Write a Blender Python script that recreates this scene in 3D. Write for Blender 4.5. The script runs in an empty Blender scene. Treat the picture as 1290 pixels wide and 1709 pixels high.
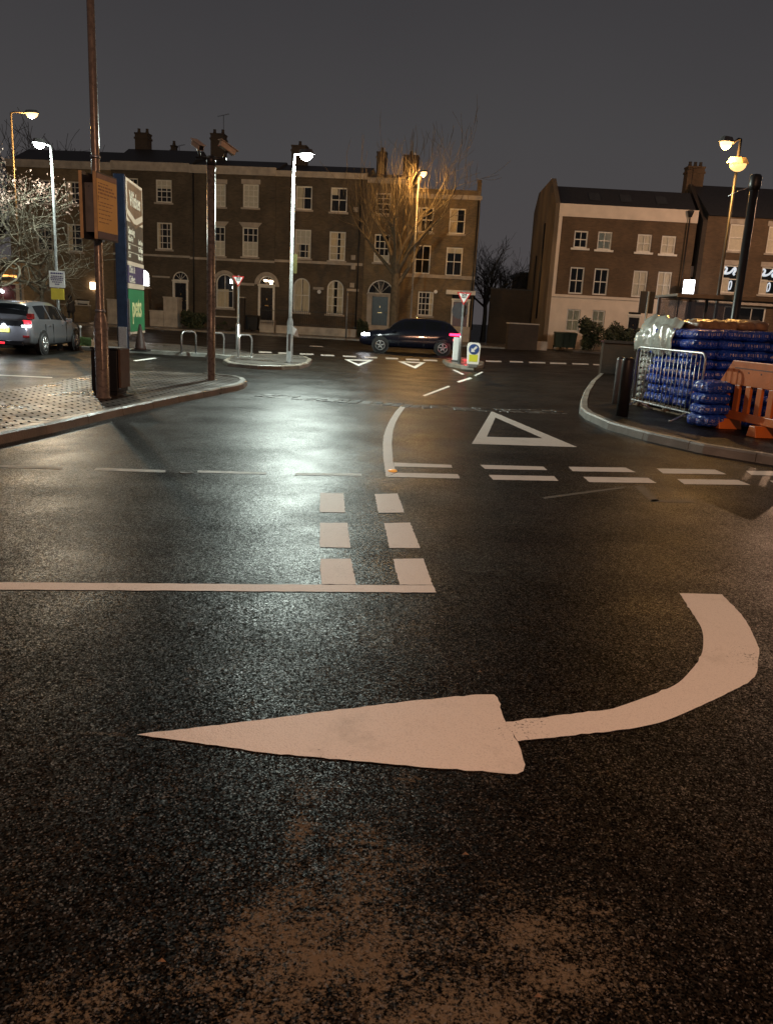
import bpy, math, random
from mathutils import Vector, Matrix
R = math.radians
scene = bpy.context.scene
COL = scene.collection

# ------------------------------------------------------------------ camera
EYE, F, PX, PY = 1.6, 1331.0, 645.0, 854.5
PITCH, ROLL = R(13.77), R(3.06)
X0 = Vector((1, 0, 0)); FW = Vector((0, math.cos(PITCH), -math.sin(PITCH))); U0 = Vector((0, math.sin(PITCH), math.cos(PITCH)))
RT = X0 * math.cos(ROLL) + U0 * math.sin(ROLL)
UP = U0 * math.cos(ROLL) - X0 * math.sin(ROLL)
CAM = Vector((0, 0, EYE))
cd = bpy.data.cameras.new('camera'); cam = bpy.data.objects.new('camera', cd); COL.objects.link(cam)
cd.sensor_fit = 'VERTICAL'; cd.sensor_height = 36.0; cd.lens = F / 1709 * 36.0
cd.clip_start = 0.05; cd.clip_end = 2000
m = Matrix((RT, UP, -FW)).transposed().to_4x4(); m.translation = CAM; cam.matrix_world = m
scene.camera = cam

# ------------------------------------------------------------------ night sky
w = bpy.data.worlds.new('World'); scene.world = w; w.use_nodes = True
nt = w.node_tree; nt.nodes.clear()
wo = nt.nodes.new('ShaderNodeOutputWorld'); bg = nt.nodes.new('ShaderNodeBackground')
tc = nt.nodes.new('ShaderNodeTexCoord'); sx = nt.nodes.new('ShaderNodeSeparateXYZ'); cr = nt.nodes.new('ShaderNodeValToRGB')
nz = nt.nodes.new('ShaderNodeTexNoise'); nz.inputs['Scale'].default_value = 2.0; nz.inputs['Detail'].default_value = 3
ad = nt.nodes.new('ShaderNodeMath'); ad.operation = 'MULTIPLY_ADD'; ad.inputs[1].default_value = 0.18; ad.inputs[2].default_value = -0.09
ad2 = nt.nodes.new('ShaderNodeMath'); ad2.operation = 'ADD'
L = nt.links.new
L(tc.outputs['Generated'], sx.inputs[0]); L(tc.outputs['Generated'], nz.inputs['Vector']); L(nz.outputs[0], ad.inputs[0])
L(sx.outputs['Z'], ad2.inputs[0]); L(ad.outputs[0], ad2.inputs[1]); L(ad2.outputs[0], cr.inputs[0])
cr.color_ramp.elements[0].position = 0.0; cr.color_ramp.elements[0].color = (0.072, 0.064, 0.066, 1)
cr.color_ramp.elements[1].position = 0.45; cr.color_ramp.elements[1].color = (0.036, 0.034, 0.038, 1)
e = cr.color_ramp.elements.new(0.18); e.color = (0.061, 0.058, 0.060, 1)
L(cr.outputs[0], bg.inputs[0]); bg.inputs[1].default_value = 1.0; L(bg.outputs[0], wo.inputs[0])
scene.view_settings.view_transform = 'Standard'; scene.view_settings.look = 'None'
scene.view_settings.exposure = 0.0; scene.view_settings.gamma = 1.0; scene.view_settings.use_curve_mapping = False
scene.cycles.max_bounces = 6; scene.cycles.transparent_max_bounces = 12
scene.cycles.sample_clamp_indirect = 3.0

# ------------------------------------------------------------------ pixel <-> world helpers (photo pixels, 1290 x 1709)
def ray(px, py): return FW + RT * ((px - PX) / F) - UP * ((py - PY) / F)
def G(px, py, z=0.0):
    d = ray(px, py); t = (z - EYE) / d.z
    return CAM + d * t
def at(px, py, Y):
    d = ray(px, py); return CAM + d * (Y / d.y)
def loc(M, px, py):                    # hit with the local plane y = 0 of a frame M
    o = M.inverted() @ CAM; d = M.inverted().to_3x3() @ ray(px, py)
    t = -o.y / d.y; p = o + d * t
    return p.x, p.z

# ------------------------------------------------------------------ materials
MATS = {}
def base(name):
    m_ = bpy.data.materials.new(name); m_.use_nodes = True
    n = m_.node_tree.nodes; b = n['Principled BSDF']
    return m_, m_.node_tree, b
def pm(name, col, rough=0.6, metal=0.0, var=0.25, scale=6.0, bump=0.0, bscale=60.0, spec=0.5, coat=0.0, rvar=0.0, stretch=(1, 1, 1)):
    if name in MATS: return MATS[name]
    m_, t, b = base(name); N = t.nodes.new; K = t.links.new
    c = N('ShaderNodeTexCoord'); mp = N('ShaderNodeMapping'); mp.inputs['Scale'].default_value = stretch
    K(c.outputs['Object'], mp.inputs[0])
    n1 = N('ShaderNodeTexNoise'); n1.inputs['Scale'].default_value = scale; n1.inputs['Detail'].default_value = 6
    K(mp.outputs[0], n1.inputs['Vector'])
    r = N('ShaderNodeValToRGB'); e0, e1 = r.color_ramp.elements
    e0.position = 0.3; e1.position = 0.7
    e0.color = tuple(x * (1 - var) for x in col) + (1,); e1.color = tuple(min(1, x * (1 + var * 0.6)) for x in col) + (1,)
    K(n1.outputs[0], r.inputs[0]); K(r.outputs[0], b.inputs['Base Color'])
    b.inputs['Roughness'].default_value = rough; b.inputs['Metallic'].default_value = metal
    b.inputs['Specular IOR Level'].default_value = spec; b.inputs['Coat Weight'].default_value = coat
    if rvar:
        mr = N('ShaderNodeMapRange'); mr.inputs['To Min'].default_value = max(0, rough - rvar); mr.inputs['To Max'].default_value = min(1, rough + rvar)
        mr.inputs['From Min'].default_value = 0.3; mr.inputs['From Max'].default_value = 0.7
        K(n1.outputs[0], mr.inputs[0]); K(mr.outputs[0], b.inputs['Roughness'])
    if bump:
        n2 = N('ShaderNodeTexNoise'); n2.inputs['Scale'].default_value = bscale; n2.inputs['Detail'].default_value = 4
        K(mp.outputs[0], n2.inputs['Vector'])
        bp = N('ShaderNodeBump'); bp.inputs['Strength'].default_value = bump; bp.inputs['Distance'].default_value = 0.02
        K(n2.outputs[0], bp.inputs['Height']); K(bp.outputs[0], b.inputs['Normal'])
    MATS[name] = m_; return m_
def em(name, col, s):
    if name in MATS: return MATS[name]
    m_, t, b = base(name)
    b.inputs['Base Color'].default_value = tuple(col) + (1,); b.inputs['Emission Color'].default_value = tuple(col) + (1,)
    b.inputs['Emission Strength'].default_value = s; b.inputs['Roughness'].default_value = 0.4
    MATS[name] = m_; return m_
def brick(name, c1, c2, mort, rough=0.85, bw=0.23, bh=0.078, bump=0.4, dirt=0.35, wet=False, floor=False, offset=0.5):
    m_, t, b = base(name); N = t.nodes.new; K = t.links.new
    c = N('ShaderNodeTexCoord'); s = N('ShaderNodeSeparateXYZ'); K(c.outputs['Object'], s.inputs[0])
    cb = N('ShaderNodeCombineXYZ')
    if floor: K(s.outputs['X'], cb.inputs[0]); K(s.outputs['Y'], cb.inputs[1])
    else:
        a = N('ShaderNodeMath'); K(s.outputs['X'], a.inputs[0]); K(s.outputs['Y'], a.inputs[1])
        K(a.outputs[0], cb.inputs[0]); K(s.outputs['Z'], cb.inputs[1])
    mp = N('ShaderNodeMapping'); K(cb.outputs[0], mp.inputs[0])
    if floor: mp.inputs['Rotation'].default_value = (0, 0, R(-40))
    bt = N('ShaderNodeTexBrick'); K(mp.outputs[0], bt.inputs['Vector'])
    bt.inputs['Scale'].default_value = 1.0; bt.inputs['Brick Width'].default_value = bw; bt.inputs['Row Height'].default_value = bh
    bt.inputs['Mortar Size'].default_value = 0.008 if not floor else 0.017; bt.inputs['Color1'].default_value = tuple(c1) + (1,)
    bt.inputs['Color2'].default_value = tuple(c2) + (1,); bt.inputs['Mortar'].default_value = tuple(mort) + (1,)
    bt.inputs['Mortar Smooth'].default_value = 0.3; bt.offset = offset
    n1 = N('ShaderNodeTexNoise'); n1.inputs['Scale'].default_value = 0.7; n1.inputs['Detail'].default_value = 7; K(c.outputs['Object'], n1.inputs['Vector'])
    mr = N('ShaderNodeMapRange'); mr.inputs['From Min'].default_value = 0.3; mr.inputs['From Max'].default_value = 0.7
    mr.inputs['To Min'].default_value = 1 - dirt; mr.inputs['To Max'].default_value = 1.15; K(n1.outputs[0], mr.inputs[0])
    mx = N('ShaderNodeVectorMath'); mx.operation = 'SCALE'; K(bt.outputs[0], mx.inputs[0]); K(mr.outputs[0], mx.inputs['Scale'])
    K(mx.outputs[0], b.inputs['Base Color']); b.inputs['Roughness'].default_value = rough
    if wet:
        m2 = N('ShaderNodeMapRange'); m2.inputs['From Min'].default_value = 0.35; m2.inputs['From Max'].default_value = 0.65
        m2.inputs['To Min'].default_value = 0.24; m2.inputs['To Max'].default_value = 0.5; K(n1.outputs[0], m2.inputs[0]); K(m2.outputs[0], b.inputs['Roughness'])
    bp = N('ShaderNodeBump'); bp.inputs['Strength'].default_value = bump; bp.inputs['Distance'].default_value = 0.025 if floor else 0.01; bp.invert = True
    n3 = N('ShaderNodeTexNoise'); n3.inputs['Scale'].default_value = 25; K(c.outputs['Object'], n3.inputs['Vector'])
    am = N('ShaderNodeMath'); am.operation = 'MULTIPLY_ADD'; am.inputs[1].default_value = -0.5; K(n3.outputs[0], am.inputs[0]); K(bt.outputs['Fac'], am.inputs[2])
    K(am.outputs[0], bp.inputs['Height']); K(bp.outputs[0], b.inputs['Normal'])
    if floor:                                            # each paver sits at its own slight tilt; joints stay matt
        b2 = N('ShaderNodeTexBrick'); K(mp.outputs[0], b2.inputs['Vector']); b2.inputs['Scale'].default_value = 1.0
        for q in ('Brick Width', 'Row Height', 'Mortar Size', 'Mortar Smooth'): b2.inputs[q].default_value = bt.inputs[q].default_value
        b2.offset = offset; b2.inputs['Color1'].default_value = (0, 0, 0, 1); b2.inputs['Color2'].default_value = (1, 1, 1, 1); b2.inputs['Mortar'].default_value = (.5, .5, .5, 1)
        a1 = N('ShaderNodeVectorMath'); a1.operation = 'SUBTRACT'; K(b2.outputs[0], a1.inputs[0]); a1.inputs[1].default_value = (.5, .5, .5)
        a2 = N('ShaderNodeVectorMath'); a2.operation = 'MULTIPLY'; K(a1.outputs[0], a2.inputs[0]); a2.inputs[1].default_value = (.10, .16, 0)
        a3 = N('ShaderNodeVectorMath'); a3.operation = 'ADD'; K(a2.outputs[0], a3.inputs[0]); K(bp.outputs[0], a3.inputs[1])
        a4 = N('ShaderNodeVectorMath'); a4.operation = 'NORMALIZE'; K(a3.outputs[0], a4.inputs[0]); K(a4.outputs[0], b.inputs['Normal'])
        sp = N('ShaderNodeMapRange'); sp.inputs['To Min'].default_value = .5; sp.inputs['To Max'].default_value = 0.0; K(bt.outputs['Fac'], sp.inputs[0]); K(sp.outputs[0], b.inputs['Specular IOR Level'])
        ra = N('ShaderNodeMath'); ra.operation = 'MULTIPLY_ADD'; K(bt.outputs['Fac'], ra.inputs[0]); ra.inputs[1].default_value = .6; K(m2.outputs[0], ra.inputs[2]); K(ra.outputs[0], b.inputs['Roughness'])
    MATS[name] = m_; return m_

M = {}
M['brick_old'] = brick('brick_old', (0.115, 0.088, 0.058), (0.075, 0.058, 0.04), (0.10, 0.085, 0.065))
M['brick_tan'] = brick('brick_tan', (0.23, 0.17, 0.10), (0.16, 0.12, 0.07), (0.14, 0.115, 0.08))
M['brick_brown'] = brick('brick_brown', (0.14, 0.085, 0.045), (0.10, 0.062, 0.034), (0.10, 0.075, 0.05))
M['brick_dark'] = brick('brick_dark', (0.06, 0.042, 0.03), (0.045, 0.034, 0.026), (0.05, 0.04, 0.032))
M['render'] = pm('render', (0.70, 0.60, 0.50), 0.85, var=0.12, scale=1.2, bump=0.15)
M['gable'] = pm('gable_render', (0.20, 0.15, 0.10), 0.9, var=0.5, scale=0.5, bump=0.2, stretch=(1, 1, 0.35))
M['stone'] = pm('stone', (0.42, 0.37, 0.31), 0.8, var=0.25, scale=2.5, bump=0.2)
M['paintw'] = pm('white_joinery', (0.72, 0.69, 0.62), 0.45, var=0.12)
M['slate'] = pm('slate', (0.035, 0.033, 0.034), 0.5, var=0.4, scale=9, bump=0.3, bscale=12)
M['interior'] = pm('dark_room', (0.012, 0.011, 0.010), 0.9)
M['curtain'] = pm('curtain', (0.80, 0.68, 0.50), 0.9, var=0.25, scale=3, stretch=(9, 9, 0.6), bump=0.3, bscale=8)
M['blind'] = pm('blind', (0.72, 0.67, 0.58), 0.8, var=0.08)
M['door_black'] = pm('black_door_paint', (0.012, 0.013, 0.017), 0.25, var=0.2)
M['door_blue'] = pm('blue_door_paint', (0.025, 0.04, 0.055), 0.35, var=0.2)
M['door_red'] = pm('red_door_paint', (0.09, 0.02, 0.018), 0.35, var=0.2)
M['brass'] = pm('brass', (0.7, 0.5, 0.25), 0.3, 1.0)
M['iron'] = pm('black_iron', (0.012, 0.012, 0.013), 0.45, 0.0, var=0.3)
M['galv'] = pm('galvanised_steel', (0.55, 0.56, 0.57), 0.38, 0.9, var=0.2, scale=20, rvar=0.12)
M['greypaint'] = pm('grey_post_paint', (0.17, 0.17, 0.17), 0.35, 0.1, var=0.2, scale=10, rvar=0.1)
M['poleb'] = pm('post_paint', (0.21, 0.178, 0.15), 0.3, 0.2, var=0.25, scale=14, rvar=0.12, bump=0.1, bscale=40)
M['darkpole'] = pm('dark_post_paint', (0.03, 0.028, 0.028), 0.4, 0.2)
M['signback'] = pm('sign_back', (0.03, 0.03, 0.035), 0.5)
M['signwhite'] = pm('sign_white', (0.75, 0.75, 0.74), 0.4, var=0.06)
M['signred'] = pm('sign_red', (0.45, 0.03, 0.03), 0.4, var=0.1)
M['signblack'] = pm('sign_black', (0.02, 0.02, 0.02), 0.5)
M['signyellow'] = pm('sign_yellow', (0.62, 0.50, 0.06), 0.45, var=0.1)
M['signblue'] = pm('sign_blue', (0.02, 0.07, 0.25), 0.4)
M['kerb'] = pm('kerb_stone', (0.19, 0.165, 0.135), 0.42, var=0.45, scale=2.6, bump=0.35, bscale=45, rvar=0.15)
M['kerbr'] = pm('kerb_concrete', (0.25, 0.25, 0.23), 0.5, var=0.35, scale=2.6, bump=0.35, bscale=45)
M['rubber'] = pm('black_rubber', (0.015, 0.015, 0.016), 0.6)
M['bin'] = pm('black_bin', (0.008, 0.008, 0.009), 0.45)
M['bark'] = pm('bark', (0.13, 0.105, 0.07), 0.85, var=0.4, scale=5, bump=0.5, bscale=30)
M['barkd'] = pm('dark_bark', (0.05, 0.042, 0.035), 0.9, var=0.3)
M['barkp'] = pm('pale_bark', (0.19, 0.165, 0.12), 0.8, var=0.4, scale=4, bump=0.4)
M['leafr'] = pm('reddish_leaf', (0.17, 0.10, 0.075), 0.6, var=0.4, scale=4)
M['leafg'] = pm('hedge_leaf', (0.045, 0.055, 0.025), 0.6, var=0.5, scale=3)
M['grass'] = pm('grass_blade', (0.06, 0.11, 0.03), 0.6, var=0.4)
M['wheelie'] = pm('wheelie_bin', (0.02, 0.035, 0.022), 0.45)
M['paving'] = pm('wet_paving', (0.085, 0.078, 0.07), 0.33, var=0.35, scale=1.2, bump=0.3, bscale=20, rvar=0.15)
M['lampw'] = em('white_lamp', (0.92, 1.0, 0.93), 60.0)
M['lampo'] = em('sodium_lamp', (1.0, 0.58, 0.24), 3.2)
M['lamphead'] = pm('lantern_housing', (0.12, 0.12, 0.12), 0.4, 0.3)
M['warmglow'] = em('warm_light', (1.0, 0.72, 0.48), 9.0)
M['softglow'] = em('soft_white_light', (0.62, 0.72, 0.85), 0.75)
M['whiteglow'] = em('white_light', (0.92, 0.95, 1.0), 8.0)

def glass(name, tint, refl=0.12, rough=0.03, alpha=0.75):
    m_, t, b = base(name); N = t.nodes.new; K = t.links.new
    t.nodes.remove(b); out = t.nodes['Material Output']
    gl = N('ShaderNodeBsdfGlossy'); gl.inputs['Roughness'].default_value = rough
    tr = N('ShaderNodeBsdfTransparent'); tr.inputs[0].default_value = tuple(tint) + (1,)
    fr = N('ShaderNodeFresnel'); fr.inputs[0].default_value = 1.5
    ma = N('ShaderNodeMath'); ma.operation = 'ADD'; ma.inputs[1].default_value = refl; K(fr.outputs[0], ma.inputs[0])
    mx = N('ShaderNodeMixShader'); K(ma.outputs[0], mx.inputs[0]); K(tr.outputs[0], mx.inputs[1]); K(gl.outputs[0], mx.inputs[2]); K(mx.outputs[0], out.inputs[0])
    return m_
M['glass'] = glass('window_glass', (0.96, 0.96, 0.94), 0.0)
M['cglass'] = pm('car_glass', (0.006, 0.007, 0.008), 0.04, spec=0.8)
M['sglass'] = glass('shelter_glass', (0.62, 0.60, 0.60), 0.10)

def paint_mat():
    m_, t, b = base('road_paint'); N = t.nodes.new; K = t.links.new
    c = N('ShaderNodeTexCoord')
    n1 = N('ShaderNodeTexNoise'); n1.inputs['Scale'].default_value = 3.0; n1.inputs['Detail'].default_value = 9; n1.inputs['Roughness'].default_value = 0.7
    K(c.outputs['Object'], n1.inputs['Vector'])
    n2 = N('ShaderNodeTexNoise'); n2.inputs['Scale'].default_value = 170; n2.inputs['Detail'].default_value = 3; K(c.outputs['Object'], n2.inputs['Vector'])
    r = N('ShaderNodeValToRGB'); r.color_ramp.elements[0].position = 0.26; r.color_ramp.elements[0].color = (0.56, 0.53, 0.48, 1)
    r.color_ramp.elements[1].position = 0.46; r.color_ramp.elements[1].color = (0.74, 0.71, 0.66, 1); K(n1.outputs[0], r.inputs[0])
    n3 = N('ShaderNodeTexNoise'); n3.inputs['Scale'].default_value = 75; n3.inputs['Detail'].default_value = 5; n3.inputs['Roughness'].default_value = .7; K(c.outputs['Object'], n3.inputs['Vector'])
    n4 = N('ShaderNodeTexNoise'); n4.inputs['Scale'].default_value = 2.2; n4.inputs['Detail'].default_value = 6; K(c.outputs['Object'], n4.inputs['Vector'])
    wa = N('ShaderNodeMath'); wa.operation = 'MULTIPLY_ADD'; K(n4.outputs[0], wa.inputs[0]); wa.inputs[1].default_value = .55; K(n3.outputs[0], wa.inputs[2])
    hole = N('ShaderNodeMapRange'); hole.inputs['From Min'].default_value = .55; hole.inputs['From Max'].default_value = .60; K(wa.outputs[0], hole.inputs[0])
    mxh = N('ShaderNodeMix'); mxh.data_type = 'RGBA'; K(hole.outputs[0], mxh.inputs['Factor']); mxh.inputs['A'].default_value = (.05, .045, .04, 1); K(r.outputs[0], mxh.inputs['B'])
    r2 = N('ShaderNodeMapRange'); r2.inputs['From Min'].default_value = 0.30; r2.inputs['From Max'].default_value = 0.5; r2.inputs['To Min'].default_value = 0.8; r2.inputs['To Max'].default_value = 1
    K(n2.outputs[0], r2.inputs[0])
    v = N('ShaderNodeVectorMath'); v.operation = 'SCALE'; K(mxh.outputs['Result'], v.inputs[0]); K(r2.outputs[0], v.inputs['Scale']); K(v.outputs[0], b.inputs['Base Color'])
    b.inputs['Roughness'].default_value = 0.55; b.inputs['Specular IOR Level'].default_value = 0.35
    bp = N('ShaderNodeBump'); bp.inputs['Strength'].default_value = 0.5; bp.inputs['Distance'].default_value = 0.004; K(n2.outputs[0], bp.inputs['Height']); K(bp.outputs[0], b.inputs['Normal'])
    return m_
M['paint'] = paint_mat()

def asphalt_mat():
    m_, t, b = base('wet_asphalt'); N = t.nodes.new; K = t.links.new
    c = N('ShaderNodeTexCoord'); O = c.outputs['Object']
    def noise(s, d=4, r=0.5):
        n = N('ShaderNodeTexNoise'); n.inputs['Scale'].default_value = s; n.inputs['Detail'].default_value = d; n.inputs['Roughness'].default_value = r
        K(O, n.inputs['Vector']); return n.outputs[0]
    def rng(x, a, b_, c_, d_):
        n = N('ShaderNodeMapRange'); n.inputs['From Min'].default_value = a; n.inputs['From Max'].default_value = b_
        n.inputs['To Min'].default_value = c_; n.inputs['To Max'].default_value = d_; K(x, n.inputs[0]); return n.outputs[0]
    def mth(op, x, y):
        n = N('ShaderNodeMath'); n.operation = op
        for i, q in enumerate((x, y)):
            if isinstance(q, (int, float)): n.inputs[i].default_value = q
            else: K(q, n.inputs[i])
        return n.outputs[0]
    vor = N('ShaderNodeTexVoronoi'); vor.inputs['Scale'].default_value = 190; K(O, vor.inputs['Vector'])
    vor2 = N('ShaderNodeTexVoronoi'); vor2.inputs['Scale'].default_value = 70; K(O, vor2.inputs['Vector']); sep2 = N('ShaderNodeSeparateXYZ'); K(vor2.outputs['Color'], sep2.inputs[0])
    sep = N('ShaderNodeSeparateXYZ'); K(vor.outputs['Color'], sep.inputs[0])
    stone = mth('MULTIPLY', rng(sep.outputs[0], 0.3, 1.0, 0.3, 2.6), rng(sep2.outputs[0], 0.0, 1.0, 0.45, 1.6))
    bright = rng(sep.outputs[1], 0.93, 0.97, 0.0, 1.0)                     # occasional pale aggregate chips
    big = rng(noise(0.5, 8, 0.6), 0.35, 0.65, 0.6, 1.4)
    # worn, muddy patches where the foreground surface has broken up
    geo = N('ShaderNodeSeparateXYZ'); K(O, geo.inputs[0])
    masks = []
    for (px, py, rx, ry, wt) in MUD:
        p = G(px, py)
        dx = mth('DIVIDE', mth('SUBTRACT', geo.outputs[0], p.x), rx); dy = mth('DIVIDE', mth('SUBTRACT', geo.outputs[1], p.y), ry)
        d2 = mth('ADD', mth('MULTIPLY', dx, dx), mth('MULTIPLY', dy, dy))
        masks.append(mth('MULTIPLY', rng(d2, 0.0, 1.6, 1.0, 0.0), wt))
    mk = masks[0]
    for q in masks[1:]: mk = mth('MAXIMUM', mk, q)
    wob = rng(noise(5.5, 8, 0.75), 0.32, 0.68, -0.5, 0.5); fine = rng(noise(60, 5, 0.8), 0.35, 0.65, -0.75, 0.6)
    mud = rng(mth('ADD', mth('ADD', mk, wob), mth('MULTIPLY', mth('ADD', fine, rng(sep.outputs[0], 0, 1, -.3, .3)), 0.9)), 0.40, 1.0, 0.0, 1.0)
    col = N('ShaderNodeVectorMath'); col.operation = 'SCALE'; col.inputs[0].default_value = (0.0062, 0.0052, 0.0041)
    K(mth('MULTIPLY', stone, big), col.inputs['Scale'])
    mx = N('ShaderNodeMix'); mx.data_type = 'RGBA'; K(mud, mx.inputs['Factor']); K(col.outputs[0], mx.inputs['A']); mx.inputs['B'].default_value = (0.115, 0.095, 0.066, 1)
    mx2 = N('ShaderNodeMix'); mx2.data_type = 'RGBA'; K(mth('MULTIPLY', bright, 0.6), mx2.inputs['Factor']); K(mx.outputs['Result'], mx2.inputs['A']); mx2.inputs['B'].default_value = (0.13, 0.12, 0.11, 1)
    K(mx2.outputs['Result'], b.inputs['Base Color'])
    ro = rng(noise(1.1, 6, 0.6), 0.35, 0.65, 0.34, 0.47)
    ro2 = mth('ADD', ro, mth('MULTIPLY', mud, 0.25)); K(ro2, b.inputs['Roughness'])
    b.inputs['Specular IOR Level'].default_value = 0.32
    # every chip of aggregate is tilted a little differently, so wet faces glint one by one
    def tilt(vcol, k_, prev):
        a = N('ShaderNodeVectorMath'); a.operation = 'SUBTRACT'; K(vcol, a.inputs[0]); a.inputs[1].default_value = (.5, .5, .5)
        s_ = N('ShaderNodeVectorMath'); s_.operation = 'SCALE'; K(a.outputs[0], s_.inputs[0]); s_.inputs['Scale'].default_value = k_
        q = N('ShaderNodeVectorMath'); q.operation = 'ADD'; K(prev, q.inputs[0]); K(s_.outputs[0], q.inputs[1]); return q.outputs[0]
    gn = N('ShaderNodeNewGeometry'); nn = tilt(vor.outputs['Color'], TILT[0], gn.outputs['Normal']); nn = tilt(vor2.outputs['Color'], TILT[1], nn)
    no = N('ShaderNodeVectorMath'); no.operation = 'NORMALIZE'; K(nn, no.inputs[0]); K(no.outputs[0], b.inputs['Normal'])
    K(mth('MULTIPLY', mth('MULTIPLY', rng(sep.outputs[1], 0.55, 1.0, 0.04, 0.50), rng(sep2.outputs[1], 0.0, 1.0, 0.4, 1.3)), mth('MULTIPLY', rng(noise(0.8, 5, 0.6), 0.36, 0.64, 0.45, 1.35), rng(mth('ADD', geo.outputs[1], mth('MULTIPLY', noise(0.6, 4), 2.5)), 4.5, 10.0, 0.22, 1.15))), b.inputs['Specular IOR Level'])  # gloss fades towards the viewpoint, shaped to dim reflections and darken the foreground
    return m_
TILT = (0.16, 0.08)
MUD = [(540, 1600, 0.34, 0.36, 0.84), (900, 1590, 0.28, 0.25, 0.76), (740, 1700, 0.35, 0.16, 0.8), (610, 1440, 0.20, 0.20, 0.66), (505, 1380, 0.05, 0.2, .55), (150, 1690, 0.14, 0.2, 0.6), (220, 1560, 0.05, 0.14, 0.42), (300, 1600, .03, .16, .4),
       (690, 1300, 0.08, 0.03, 0.35), (505, 1330, 0.04, 0.10, 0.35), (160, 1224, 0.14, 0.016, 0.5), (1090, 870, 1.0, 0.30, 0.3), (1150, 840, 0.7, 0.2, 0.25),
       (390, 1120, 0.35, 0.04, 0.3), (985, 940, 0.12, 0.08, 0.3), (1220, 1190, 0.08, 0.05, 0.2), (460, 820, 0.6, 0.2, 0.1)]
M['asphalt'] = asphalt_mat()

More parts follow.
